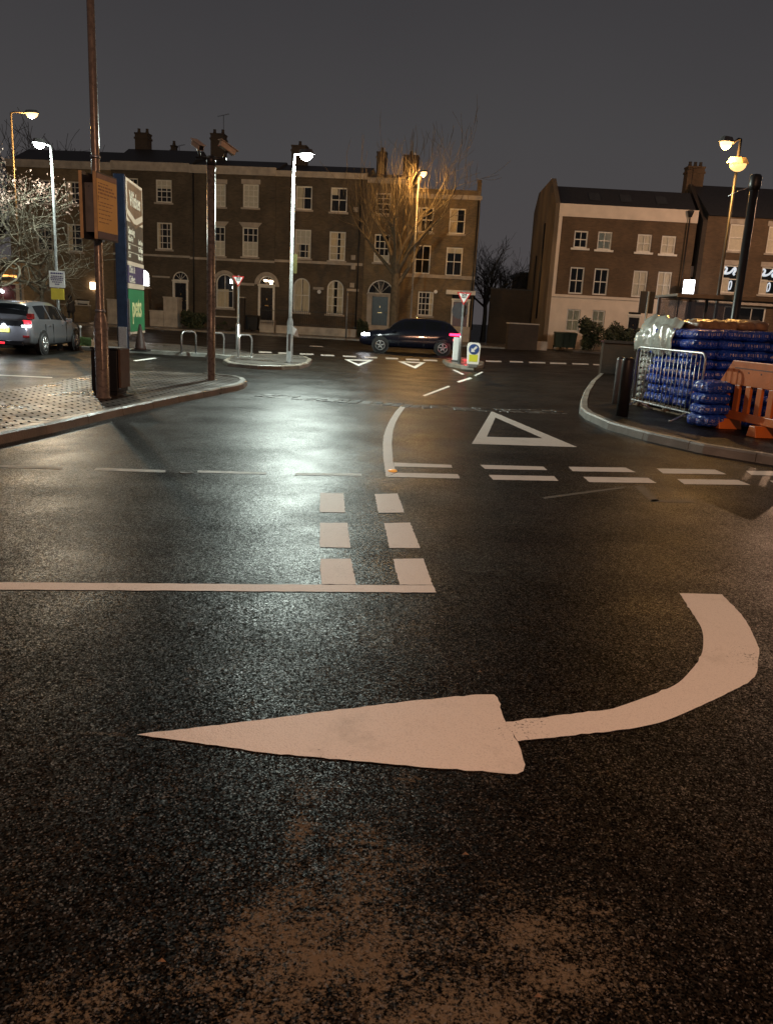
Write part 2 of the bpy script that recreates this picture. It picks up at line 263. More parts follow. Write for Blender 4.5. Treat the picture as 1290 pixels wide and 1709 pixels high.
# ------------------------------------------------------------------ mesh builder
class MB:
    def __init__(s): s.v = []; s.f = []; s.mi = []; s.sm = []
    def add(s, vs, fs, mi=0, sm=False):
        o = len(s.v); s.v += [tuple(v) for v in vs]
        for f in fs: s.f.append([o + i for i in f]); s.mi.append(mi); s.sm.append(sm)
    def box(s, x0, x1, y0, y1, z0, z1, mi=0, T=None):
        vs = [Vector(p) for p in ((x0,y0,z0),(x1,y0,z0),(x1,y1,z0),(x0,y1,z0),(x0,y0,z1),(x1,y0,z1),(x1,y1,z1),(x0,y1,z1))]
        if T: vs = [T @ v for v in vs]
        s.add(vs, [(0,3,2,1),(4,5,6,7),(0,1,5,4),(1,2,6,5),(2,3,7,6),(3,0,4,7)], mi)
        return s
    def prism(s, poly, z0, z1, mi=0, bottom=True):      # poly: ccw (x,y)
        n = len(poly); a = sum(poly[i][0]*poly[(i+1)%n][1]-poly[(i+1)%n][0]*poly[i][1] for i in range(n))
        if a < 0: poly = poly[::-1]
        vs = [(p[0], p[1], z0) for p in poly] + [(p[0], p[1], z1) for p in poly]
        fs = [[n + i for i in range(n)]] + [(i, (i+1) % n, n + (i+1) % n, n + i) for i in range(n)]
        if bottom: fs.append([n - 1 - i for i in range(n)])
        s.add(vs, fs, mi); return s
    def plate(s, poly, y0, y1, mi=0, T=None):           # poly in x,z ; extruded along y (y0 front)
        n = len(poly); a = sum(poly[i][0]*poly[(i+1)%n][1]-poly[(i+1)%n][0]*poly[i][1] for i in range(n))
        if a < 0: poly = poly[::-1]
        vs = [Vector((p[0], y0, p[1])) for p in poly] + [Vector((p[0], y1, p[1])) for p in poly]
        if T: vs = [T @ v for v in vs]
        fs = [list(range(n)), [2*n - 1 - i for i in range(n)]] + [(i, n + i, n + (i+1) % n, (i+1) % n) for i in range(n)]
        s.add(vs, fs, mi); return s
    def quad(s, a, b, c, d, mi=0): s.add([a, b, c, d], [(0, 1, 2, 3)], mi); return s
    def tube(s, pts, rad, n=8, mi=0, caps=True, sm=True):
        pts = [Vector(p) for p in pts]; k = len(pts)
        if not isinstance(rad, (list, tuple)): rad = [rad] * k
        vs = []; prev = None
        for i, p in enumerate(pts):
            t = (pts[min(i+1, k-1)] - pts[max(i-1, 0)])
            if t.length < 1e-9: t = Vector((0, 0, 1))
            t.normalize()
            if prev is None:
                a = Vector((1, 0, 0)) if abs(t.x) < 0.8 else Vector((0, 1, 0)); a = (a - t * a.dot(t)).normalized()
            else:
                a = prev - t * prev.dot(t); a = a.normalized() if a.length > 1e-6 else t.orthogonal().normalized()
            prev = a; b = t.cross(a)
            vs += [p + (a * math.cos(2*math.pi*j/n) + b * math.sin(2*math.pi*j/n)) * rad[i] for j in range(n)]
        fs = [(i*n + j, i*n + (j+1) % n, (i+1)*n + (j+1) % n, (i+1)*n + j) for i in range(k-1) for j in range(n)]
        if caps: fs += [[n - 1 - j for j in range(n)], [(k-1)*n + j for j in range(n)]]
        s.add(vs, fs, mi, sm); return s
    def lathe(s, prof, c=(0, 0, 0), n=16, mi=0, T=None):   # prof: (r,z)
        vs = []
        for r, z in prof:
            for j in range(n):
                v = Vector((c[0] + r*math.cos(2*math.pi*j/n), c[1] + r*math.sin(2*math.pi*j/n), c[2] + z)); vs.append(T @ v if T else v)
        k = len(prof)
        fs = [(i*n + j, i*n + (j+1) % n, (i+1)*n + (j+1) % n, (i+1)*n + j) for i in range(k-1) for j in range(n)]
        fs += [[n - 1 - j for j in range(n)], [(k-1)*n + j for j in range(n)]]
        s.add(vs, fs, mi, True); return s
    def disc(s, c, r, axis, th, n=24, mi=0):
        ax = Vector(axis).normalized(); c = Vector(c)
        return s.tube([c - ax*th/2, c + ax*th/2], r, n, mi, True, False)
    def build(s, name, mats, parent=None, bevel=0):
        me = bpy.data.meshes.new(name); me.from_pydata(s.v, [], s.f)
        if not isinstance(mats, (list, tuple)): mats = [mats]
        for q in mats: me.materials.append(M[q] if isinstance(q, str) else q)
        me.polygons.foreach_set('material_index', s.mi); me.polygons.foreach_set('use_smooth', s.sm); me.update()
        o = bpy.data.objects.new(name, me); COL.objects.link(o)
        if parent: o.parent = parent
        if bevel:
            bv = o.modifiers.new('bevel', 'BEVEL'); bv.width = bevel; bv.segments = 2; bv.limit_method = 'ANGLE'; bv.harden_normals = False
        return o
def tag(o, label=None, cat=None, group=None, kind=None):
    if label: o['label'] = label
    if cat: o['category'] = cat
    if group: o['group'] = group
    if kind: o['kind'] = kind
    return o
def thing(name, label, cat, p=(0, 0, 0), rz=0.0, group=None):
    o = bpy.data.objects.new(name, None); COL.objects.link(o); o.empty_display_size = 0.2
    o.location = p; o.rotation_euler = (0, 0, rz); tag(o, label, cat, group); return o
def mw(o): return Matrix.Translation(o.location) @ Matrix.Rotation(o.rotation_euler.z, 4, 'Z')
def kids(o): return [c for c in bpy.data.objects if c.parent == o]
def copy_tree(o, parent=None):
    ch = kids(o); c = o.copy(); COL.objects.link(c)
    if parent: c.parent = parent
    for k_ in ch: copy_tree(k_, c)
    return c
def text(name, body, size, mat, parent, T, ext=0.002, align='CENTER', bold=0.0, sx=1.0):
    cu = bpy.data.curves.new(name, 'FONT'); cu.body = body; cu.size = size; cu.extrude = ext; cu.align_x = align; cu.align_y = 'CENTER'; cu.offset = bold
    o = bpy.data.objects.new(name + '_tmp', cu); COL.objects.link(o)
    dg = bpy.context.evaluated_depsgraph_get(); me = bpy.data.meshes.new_from_object(o.evaluated_get(dg))
    bpy.data.objects.remove(o); me.transform(Matrix.Diagonal((sx, 1, 1, 1))); me.transform(T); me.materials.clear(); me.materials.append(M[mat] if isinstance(mat, str) else mat)
    r = bpy.data.objects.new(name, me); COL.objects.link(r); r.parent = parent; return r
XZ = Matrix.Rotation(R(90), 4, 'X')          # text lying in XY -> standing in XZ, facing -y
def point(name, p, power, col, r=0.1, parent=None, spot=None, aim=None):
    ld = bpy.data.lights.new(name, 'SPOT' if spot else 'POINT'); ld.energy = power; ld.color = col; ld.shadow_soft_size = r
    if spot: ld.spot_size = R(spot); ld.spot_blend = 0.6
    o = bpy.data.objects.new(name, ld); COL.objects.link(o); o.location = p
    if aim is not None: o.rotation_euler = Vector(aim).to_track_quat('-Z', 'Y').to_euler()
    if parent: o.parent = parent
    return o

# ------------------------------------------------------------------ the street lamp behind the camera that lights the foreground
WARM = (1.0, 0.50, 0.27)
# ================================================================== SETTING
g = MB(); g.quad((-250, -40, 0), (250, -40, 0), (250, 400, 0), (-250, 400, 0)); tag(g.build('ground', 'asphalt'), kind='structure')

def flat(name, polys, z=0.003, mat='paint', zt=None):
    b = MB(); rg_ = random.Random(len(name)*7+len(polys))
    def edge(p, q):                                     # ragged run of points between two corners, same for both polygons sharing it
        a, c = (p, q) if (p.x, p.y) < (q.x, q.y) else (q, p); d = c-a; n = max(1, min(60, int(d.length/0.03))); nr = Vector((-d.y, d.x, 0)).normalized()
        r_ = random.Random(int(a.x*9973+a.y*7919+c.x*613+c.y*997)); pts = [a] + [a+d*(k_/n)+nr*r_.gauss(0, .0022) for k_ in range(1, n)] + [c]
        return pts[:-1] if a is p else pts[::-1][:-1]
    for pl in polys:
        pts = [G(x, y) for x, y in pl]; n = len(pts)
        a = sum(pts[i].x*pts[(i+1)%n].y-pts[(i+1)%n].x*pts[i].y for i in range(n))
        if a < 0: pts = pts[::-1]
        full = []
        for k_ in range(n): full += edge(pts[k_], pts[(k_+1) % n]) if (pts[k_]-pts[(k_+1) % n]).length < 6 and pts[k_].y < 14 else [pts[k_]]
        b.add([(p.x, p.y, z) for p in full], [list(range(len(full)))])
    return tag(b.build(name, mat), kind='structure')
def smooth(l, k=4):
    out = []
    for i in range(len(l)-1):
        p0, p1, p2, p3 = l[max(i-1, 0)], l[i], l[i+1], l[min(i+2, len(l)-1)]
        for s_ in range(k):
            t = s_/k; out.append(tuple(.5*((2*p1[c])+(-p0[c]+p2[c])*t+(2*p0[c]-5*p1[c]+4*p2[c]-p3[c])*t*t+(-p0[c]+3*p1[c]-3*p2[c]+p3[c])*t**3) for c in (0, 1)))
    return out + [l[-1]]
def strip(poly_l, poly_r):
    return [[poly_l[i], poly_l[i+1], poly_r[i+1], poly_r[i]] for i in range(len(poly_l)-1)]
# turn arrow in the foreground
flat('turn_arrow_marking', [[(229,1227),(446,1201),(690,1170),(796,1160),(824,1160),(830,1165),(843,1205),(863,1238),(876,1277),(873,1288),(862,1293),(690,1280),(441,1257)]] +
     [[(843.6,1205.6),(1022.6,1183.5),(1050,1217.6),(863.6,1238)]] + strip(smooth([(1022.6,1183.5),(1070,1167),(1124,1145),(1150,1122),(1169,1095),(1173,1070),(1170,1050),(1160,1032),(1133,990.6)]),
           smooth([(1050,1217.6),(1078,1212),(1110,1203.7),(1161,1182),(1251,1137),(1264,1102),(1264,1079),(1241,1033),(1204,992.4)])))
flat('stop_line_marking', [[(-80,972),(667,977.3),(722,977.3),(728,989.5),(-80,984)]])
flat('block_marking', [[(534.7,823),(573.7,823.7),(576,855.8),(534,855.3)],[(534,873),(579.8,873),(585,915),(534,913.5)],[(534.7,933.5),(585.3,932.6),(594.4,975.9),(536.5,975.4)],
     [(625,825),(663.5,824),(675,856),(631.4,856.3)],[(641,873.5),(684.4,872.6),(701,915.3),(649.5,915)],[(655.6,933.5),(706.3,932.6),(721.5,976.7),(667,976.4)]])
flat('curved_lane_marking', strip([(668.6,678),(660,687),(652,699),(645,713),(640.7,726),(639,740),(639.6,765),(644.4,796)],[(676.5,679),(671,687),(665,696),(660,706),(656,718),(653.7,740),(656,772),(661,789)]) +
     [[(656.4,772.2),(752.3,776),(754.6,781),(658,779)],[(661.6,789.4),(764,791.6),(767.7,799),(645,796.2)]])
flat('double_dash_marking', [[(801,776),(906,779),(913,785),(809,783)],[(815,793),(924.4,795),(931.4,803),(822,801)],
     [(948,779.3),(1043.6,780.7),(1060.7,788.6),(955,786.8)],[(972.4,796),(1080.5,797.8),(1095,806.5),(983,805)],
     [(1095,782),(1192.5,784),(1212,792),(1105.5,790.5)],[(1129,799.7),(1230.7,801.3),(1251.8,809.7),(1141,808.4)],
     [(1244,786),(1340,788),(1360,796),(1253,793)],[(1283.5,802.3),(1390,804),(1410,813),(1295,811)]])
def tri_mark(o, i): return [[o[0],o[1],i[1],i[0]],[o[1],o[2],i[2],i[1]],[o[2],o[0],i[0],i[2]]]
flat('give_way_triangle', tri_mark([(820,686.5),(963,746.5),(787,741)], [(826.5,697),(905,731.6),(812,729.3)]))
flat('far_triangle_marking', tri_mark([(574.4,599.6),(623.8,600.8),(598.6,610.9)],[(583,601.6),(614,602.4),(598.4,607.8)]) + tri_mark([(663.5,603),(710.5,604.8),(693,615)],[(674,604.8),(701,606),(691,611.4)]))
M['oldpaint'] = pm('worn_road_paint', (0.34, 0.31, 0.27), 0.5, var=0.4, scale=9, bump=0.4, bscale=120)
flat('left_dash_marking', [[(-90,774),(-20,776),(-30,780),(-95,778)],[(-6,776.7),(106.6,779.5),(103,783.5),(-10,780)],[(161,781),(277,785),(277,789),(157,785.3)],
     [(331,785.3),(443.8,788.8),(445,792),(329.5,789)],[(494,789.8),(603.5,790.7),(603.5,794.4),(492,793.5)]], mat='oldpaint')
segs = [(432,453,586.4),(464,487,588),(500,523,589.6),(535,557,591.6),(572,594,593.4),(608,629,595.2),(643,664,596.8),(677,699,598.6),(706,729,600),(810,836,601.6),(850,872,602.4),(882,909,603.7),(917,944,604.9),(954,981,606.1),(989,1002,607.3)]
flat('edge_dash_marking', [[(a,y),(b_,y+.7),(b_+1,y+3.0),(a+1,y+2.3)] for a,b_,y in segs])
flat('lane_line_marking', [[(748,644),(751,645.5),(709,661.5),(705,660)],[(755,617.5),(758,617),(775,624.6),(771,625.6)],[(784,630),(788,631.6),(766,638.6),(762,637)],[(803,620.5),(806,621.5),(794,627.5),(791,626.6)],[(795,605),(807,608),(806,609.6),(793,606.6)],[(517,577.1),(539,578),(539,579),(517,578)],[(258,597),(262,598.2),(228,603),(222,602)],[(0,625.4),(88,629.6),(88,631),(0,627)]])

M['ghost'] = pm('ghost_paint', (0.05, 0.044, 0.036), 0.6, var=.6, scale=14)
flat('ghost_marking', [[(1058,812),(1072,810),(1100,836),(1086,838)],[(1086,834),(1160,836),(1160,839),(1088,838)],[(905,830),(1040,812),(1042,815),(908,833)]], z=.002, mat='ghost')
# worn strip of setts across the side road
rng = random.Random(5)
b = MB(); line = [(440,660),(500,664.5),(560,669),(636,674),(700,679),(775,683),(860,686),(940,688)]
P = [G(x, y) for x, y in line]; tot = 0; cum = [0]
for i in range(len(P)-1): tot += (P[i+1]-P[i]).length; cum.append(tot)
def along(s):
    for i in range(len(P)-1):
        if s <= cum[i+1]: return P[i].lerp(P[i+1], (s-cum[i])/(cum[i+1]-cum[i])), (P[i+1]-P[i]).normalized()
    return P[-1], (P[-1]-P[-2]).normalized()
s_ = 0.0
while s_ < tot:
    p, t = along(s_); nrm = Vector((-t.y, t.x, 0)); l = rng.uniform(0.14, 0.26)
    for r_ in range(4):
        if rng.random() < 0.12: continue
        c = p + nrm * ((r_-1.5)*0.15 + rng.uniform(-.02, .02)); h = rng.uniform(0.004, 0.014); a = rng.uniform(-.2, .2)
        T = Matrix.Translation(c) @ Matrix.Rotation(math.atan2(t.y, t.x)+a, 4, 'Z')
        q = l*0.42; u = 0.055
        vs = [T @ Vector(v) for v in ((-q,-u,0.001),(q,-u,0.001),(q,u,0.001),(-q,u,0.001),(-q*.75,-u*.7,h),(q*.75,-u*.7,h*rng.uniform(.6,1)),(q*.75,u*.7,h),(-q*.75,u*.7,h))]
        b.add(vs, [(4,5,6,7),(0,1,5,4),(1,2,6,5),(2,3,7,6),(3,0,4,7)])
    s_ += l
tag(b.build('setts_strip', pm('worn_setts', (0.045, 0.04, 0.036), 0.6, var=0.5, scale=8)), kind='structure')

# kerbs and raised surfaces
def inset(pts, d):
    n = len(pts); a = sum(pts[i].x*pts[(i+1)%n].y-pts[(i+1)%n].x*pts[i].y for i in range(n)); s_ = 1 if a > 0 else -1; out_ = []
    for i in range(n):
        t = (pts[(i+1)%n]-pts[i-1]).normalized(); out_.append((pts[i].x - t.y*d*s_, pts[i].y + t.x*d*s_))
    return out_
def kerb_line(b, pts, h=0.12, wdt=0.14, side=1, seg=0.91):
    """kerb stones along world points, each a separate block with a narrow joint; pts run with the raised side on 'side'"""
    path = []; 
    for i in range(len(pts)-1):
        a, c = pts[i], pts[i+1]; n = max(1, int((c-a).length / 0.12))
        for k_ in range(n): path.append(a.lerp(c, k_/n))
    path.append(pts[-1]); i = 0
    while i < len(path)-1:
        j = i; d = 0
        while j < len(path)-1 and d < seg: d += (path[j+1]-path[j]).length; j += 1
        sub = path[i:j+1]; L_, R_ = [], []
        for k_, p in enumerate(sub):
            t = (sub[min(k_+1, len(sub)-1)] - sub[max(k_-1, 0)]).normalized()
            q = p + t * (0.006 if k_ == 0 else (-0.006 if k_ == len(sub)-1 else 0)); nrm = Vector((-t.y, t.x, 0)) * side
            L_.append(q); R_.append(q + nrm * wdt)
        m_ = len(L_); dz = rng.uniform(-.003, .003); vs = []
        for k_ in range(m_):
            o_, i_ = L_[k_], R_[k_]; nn = (i_-o_).normalized()
            vs += [(o_.x, o_.y, 0), (o_.x+nn.x*.012, o_.y+nn.y*.012, h-.025+dz), (o_.x+nn.x*.035, o_.y+nn.y*.035, h+dz), (i_.x, i_.y, h+dz), (i_.x, i_.y, 0)]
        fs = []
        for k_ in range(m_-1):
            for r_ in range(4):
                f = (k_*5+r_, (k_+1)*5+r_, (k_+1)*5+r_+1, k_*5+r_+1); fs.append(f if side > 0 else f[::-1])
        fs += [(0,1,2,3,4), tuple((m_-1)*5+q for q in (4,3,2,1,0))]
        b.add(vs, fs); i = j
def GP(l, z=0.0): return [G(x, y, z) for x, y in l]
front = GP([(-110,772),(0,742),(90,722),(200,695),(300,672),(360,660),(400,651.5)]); tip = GP([(408,648.5),(413,644),(409,639.5),(396,636)])
back = GP([(345,631),(260,627.5),(200,627),(150,633.5),(40,657),(-60,672),(-200,690)])
M['blockpave'] = brick('wet_block_paving', (0.15, 0.118, 0.09), (0.075, 0.06, 0.048), (0.008, 0.007, 0.006), bw=0.26, bh=0.13, bump=1.0, dirt=0.45, wet=True, floor=True)
out = front + tip + back
b = MB(); b.prism(inset(out, .07), 0.0, 0.112); tag(b.build('block_paved_island', 'blockpave'), kind='structure')
b = MB(); kerb_line(b, front + tip + back[:1], 0.125, 0.14, 1); tag(b.build('left_kerb', 'kerb'), kind='structure')
# small island with the lamp post
o2 = GP([(372,607),(380,611.5),(430,616.5),(470,617.5),(500,616),(516,611.5),(521,605),(510,600),(470,597),(420,596.5),(385,600)])
b = MB(); b.prism(inset(o2, .07), 0, 0.105); tag(b.build('lamp_island', 'paving'), kind='structure')
b = MB(); kerb_line(b, o2 + o2[:1], 0.12, 0.14, 1); tag(b.build('lamp_island_kerb', 'kerb'), kind='structure')
o3 = GP([(738,605),(745,611),(768,615.5),(790,617.5),(806,614.5),(808,609),(795,604.5),(765,601)])
b = MB(); b.prism(inset(o3, .07), 0, 0.105); tag(b.build('traffic_island', 'paving'), kind='structure')
b = MB(); kerb_line(b, o3 + o3[:1], 0.12, 0.14, 1); tag(b.build('traffic_island_kerb', 'kerb'), kind='structure')
# pavement on the left between car park and main road
o4 = GP([(-260,585),(-80,581),(60,581),(125,583.5),(200,587.5),(345,596),(408,601.5),(425,600),(428,594),(400,588),(300,579),(150,570),(-80,566),(-260,566)])
b = MB(); b.prism(inset(o4, .08), 0, 0.10); tag(b.build('left_pavement', 'paving'), kind='structure')
b = MB(); kerb_line(b, o4[3:8], 0.12, 0.15, 1); tag(b.build('left_pavement_kerb', 'kerbr'), kind='structure')
# right kerbed corner
kr = GP([(999,629),(985,642),(973,660),(967,676),(966,690),(975,699),(1013,717),(1079,736),(1171,757),(1290,777),(1420,800)])
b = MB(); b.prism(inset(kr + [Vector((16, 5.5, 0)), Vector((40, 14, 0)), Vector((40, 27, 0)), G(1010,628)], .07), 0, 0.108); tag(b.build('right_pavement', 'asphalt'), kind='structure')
b = MB(); kerb_line(b, kr, 0.13, 0.14, 1); tag(b.build('right_kerb', 'kerbr'), kind='structure')

# far pavements in front of the houses
TA = R(-5.4); TD = Vector((math.cos(TA), math.sin(TA), 0)); TN = Vector((-TD.y, TD.x, 0))
T0 = at(459, 430, 61.0); T0.z = 0
def tpos(u, d=0.0): return T0 + TD * u + TN * d
c4 = [tpos(-60, -10), tpos(17.3, -8.6), tpos(18, 1.0), tpos(-60, 1.0)]
b = MB(); b.prism(inset(c4, .08), 0, 0.10); tag(b.build('far_pavement', 'paving'), kind='structure')
b = MB(); kerb_line(b, c4[:2], 0.12, 0.15, 1, 2.0); tag(b.build('far_kerb', 'kerb'), kind='structure')
b = MB(); b.prism([(11.2, 51.5), (60, 51.5), (60, 57), (11.2, 57)], 0, 0.10); tag(b.build('far_right_pavement', 'paving'), kind='structure')

# ================================================================== HOUSES
def arch_pts(x0, x1, z1, n=12, r=None):
    w_ = (x1-x0)/2; cx = (x0+x1)/2; r = w_ if r is None else r; zs = z1 - w_
    return [(cx - w_*math.cos(math.pi*i/n), zs + w_*math.sin(math.pi*i/n)) for i in range(n+1)]
def facade(x0, x1, z1, ops, parent, mats, depth=8.0, name='wall', rev=0.14, split=None):
    """front wall with real openings, reveals and dark rooms behind; ops: dict(x0,x1,z0,z1,arch)"""
    b = MB(); E = 0.0005
    xs = sorted({x0, x1} | {o[k_] for o in ops for k_ in ('x0', 'x1')}); zs = sorted({0.0, z1} | {o[k_] for o in ops for k_ in ('z0', 'z1')} | ({split[0]} if split else set()))
    xs = [x for x in xs if x0-E <= x <= x1+E]
    for i in range(len(xs)-1):
        for j in range(len(zs)-1):
            cx, cz = (xs[i]+xs[i+1])/2, (zs[j]+zs[j+1])/2
            if any(o['x0'] < cx < o['x1'] and o['z0'] < cz < o['z1'] for o in ops): continue
            b.quad((xs[i],0,zs[j]), (xs[i+1],0,zs[j]), (xs[i+1],0,zs[j+1]), (xs[i],0,zs[j+1]), 2 if split and cz < split[0] else 0)
    for o in ops:
        a0, a1, c0, c1 = o['x0'], o['x1'], o['z0'], o['z1']; w_ = (a1-a0)/2
        if o.get('arch'):
            ap = arch_pts(a0, a1, c1); n = len(ap)
            for i in range(n-1):
                p, q = ap[i], ap[i+1]; corner = (a0, c1) if i < (n-1)/2 else (a1, c1)
                b.add([(p[0],0,p[1]), (q[0],0,q[1]), (corner[0],0,corner[1])], [(0,1,2) if False else (0,1,2)], 0)
                b.quad((p[0],0,p[1]), (p[0],rev,p[1]), (q[0],rev,q[1]), (q[0],0,q[1]), 0)
            top = c1 - w_
        else: top = c1; b.quad((a0,0,c1), (a1,0,c1), (a1,rev,c1), (a0,rev,c1), 0)
        b.quad((a0,0,c0), (a0,0,top), (a0,rev,top), (a0,rev,c0), 0); b.quad((a1,0,c0), (a1,rev,c0), (a1,rev,top), (a1,0,top), 0)
        b.quad((a0,0,c0), (a0,rev,c0), (a1,rev,c0), (a1,0,c0), 0)
        k_ = 0.9                                                       # room box behind
        b.quad((a0-.3,k_,c0-.2), (a1+.3,k_,c0-.2), (a1+.3,k_,c1+.2), (a0-.3,k_,c1+.2), 1)
        for X in (a0-.3, a1+.3): b.quad((X,rev,c0-.2), (X,k_,c0-.2), (X,k_,c1+.2), (X,rev,c1+.2), 1)
        b.quad((a0-.3,rev,c1+.2), (a1+.3,rev,c1+.2), (a1+.3,k_,c1+.2), (a0-.3,k_,c1+.2), 1); b.quad((a0-.3,rev,c0-.2), (a1+.3,rev,c0-.2), (a1+.3,k_,c0-.2), (a0-.3,k_,c0-.2), 1)
    b.quad((x1,0,0), (x1,depth,0), (x1,depth,z1), (x1,0,z1), 0); b.quad((x0,depth,0), (x0,0,0), (x0,0,z1), (x0,depth,z1), 0)
    b.quad((x1,depth,0), (x0,depth,0), (x0,depth,z1), (x1,depth,z1), 0); b.quad((x0,1.0,z1), (x1,1.0,z1), (x1,depth,z1), (x0,depth,z1), 0); b.quad((x0,0,z1), (x1,0,z1), (x1,1.0,z1), (x0,1.0,z1), 0)
    return b.build(name, mats, parent)
def window(parent, o, bars=(2, 2), mid=True, sill=True, head=None, inside=None, casing=0.085, case_mat='paintw', wide_sill=0.12, glow=None, sill_mat='stone'):
    """sash window: timber frame mesh with children pane, sill, lintel, curtain/blind"""
    x0, x1, z0, z1 = o['x0'], o['x1'], o['z0'], o['z1']; arch = o.get('arch'); b = MB(); Y0, Y1 = 0.07, 0.12
    def top_at(x):
        if not arch: return z1
        w_ = (x1-x0)/2; cx = (x0+x1)/2; dx = min(abs(x-cx), w_); return z1 - w_ + math.sqrt(max(0, w_*w_-dx*dx))
    zs = z1 - (x1-x0)/2 if arch else z1
    b.box(x0, x0+casing, Y0, Y1, z0+casing, zs); b.box(x1-casing, x1, Y0, Y1, z0+casing, zs); b.box(x0, x1, Y0, Y1, z0, z0+casing)
    if arch:
        ap = arch_pts(x0, x1, z1); ip = arch_pts(x0+casing, x1-casing, z1-casing)
        ip = [(x, z) for x, z in ip]
        for i in range(len(ap)-1): b.plate([ap[i], ap[i+1], ip[i+1], ip[i]], Y0+.001, Y1)
    else: b.box(x0+casing, x1-casing, Y0, Y1, z1-casing, z1)
    zm = (z0+z1)/2; t = 0.022
    if mid: b.box(x0+casing, x1-casing, Y0-.006, Y1-.01, zm-.03, zm+.03)
    nx, nz_ = bars
    for i in range(1, nx):
        x = x0 + (x1-x0)*i/nx; b.box(x-t, x+t, Y0+.01, Y1-.012, z0+casing, top_at(x)-casing*.8)
    for h in (0, 1):
        for j in range(1, nz_):
            z = z0 + (z1-z0)*(h*0.5 + 0.5*j/nz_); xa, xb = x0+casing, x1-casing
            if arch and z > zs:
                w_ = (x1-x0)/2-casing; dx = math.sqrt(max(0, w_*w_-(z-zs)**2)); cx = (x0+x1)/2; xa, xb = cx-dx, cx+dx
            b.box(xa, xb, Y0+.013, Y1-.016, z-t, z+t)
    wdw = b.build('window', case_mat, parent)
    p = MB(); pts = ([(x1-.02, z0+.02), (x1-.02, zs)] + [(min(max(x,x0+.02),x1-.02), z-.02) for x, z in arch_pts(x0, x1, z1)[::-1]] + [(x0+.02, zs), (x0+.02, z0+.02)]) if arch else [(x0+.02,z0+.02),(x1-.02,z0+.02),(x1-.02,z1-.02),(x0+.02,z1-.02)]
    p.plate(pts, Y1+.002, Y1+.008); p.build('pane', 'glass', wdw)
    if sill: s = MB(); s.box(x0-wide_sill, x1+wide_sill, -.09, Y0-.002, z0-.13, z0-.004); s.build('sill', sill_mat, wdw)
    if head == 'flare':
        s = MB(); s.plate([(x0, z1+.01), (x1, z1+.01), (x1+.28, z1+.34), (x0-.28, z1+.34)], -.025, .05); s.build('lintel', 'stone', wdw)
    elif head == 'flat': s = MB(); s.box(x0-.12, x1+.12, -.03, .05, z1+.01, z1+.32); s.build('lintel', 'stone', wdw)
    elif head == 'arch':
        s = MB(); A = arch_pts(x0-.25, x1+.25, z1+.25, 14); I = arch_pts(x0-.01, x1+.01, z1+.01, 14)
        for i in range(14): s.plate([A[i], A[i+1], I[i+1], I[i]], -.04, .04)
        s.build('arch_surround', 'stone', wdw)
    Yc = 0.145 + .0
    for it in (inside or []):
        c = MB(); k_, ax0, ax1, az0, az1 = it[:5]
        X0_, X1_ = x0+(x1-x0)*ax0, x0+(x1-x0)*ax1; Z0_, Z1_ = z0+(z1-z0)*az0, z0+(z1-z0)*az1
        if k_ == 'blind': c.box(X0_, X1_, Yc, Yc+.02, Z0_, Z1_); c.build('blind', 'blind', wdw)
        elif k_ == 'curtain':
            n = max(6, int((X1_-X0_)/.04)); vs = []
            for i in range(n+1):
                x = X0_ + (X1_-X0_)*i/n; y = Yc + .02 + .012*math.sin(i*1.9) + .006*math.sin(i*4.3); vs += [(x, y, Z0_), (x, y, Z1_)]
            c.add(vs, [(2*i, 2*i+2, 2*i+3, 2*i+1) for i in range(n)], 0, True); c.build('curtain', 'curtain', wdw)
        elif k_ == 'swirl':
            W2, H2 = X1_-X0_, Z1_-Z0_
            for pts_, r_ in (([(.0,.93),(.12,.98),(.25,.92),(.2,.8),(.05,.74),(.3,.72),(.55,.78),(.72,.9),(.85,.97),(.9,.85),(.78,.74),(.88,.68)], .075), ([(.62,.05),(.56,.2),(.6,.38),(.72,.42),(.76,.25),(.7,.08)], .045)):
                c.tube([(X0_+W2*u, Yc+.06, Z0_+H2*v) for u, v in smooth(pts_, 3)], r_, 6)
            c.build('glow_swirl', it[5], wdw)  # emissive tubes drawn as a pale glowing swirl behind the pane
        elif k_ == 'glow':
            c.box(X0_, X1_, Yc+.35, Yc+.4, Z0_, Z1_); c.build('lamp_glow', it[5], wdw)
    return wdw
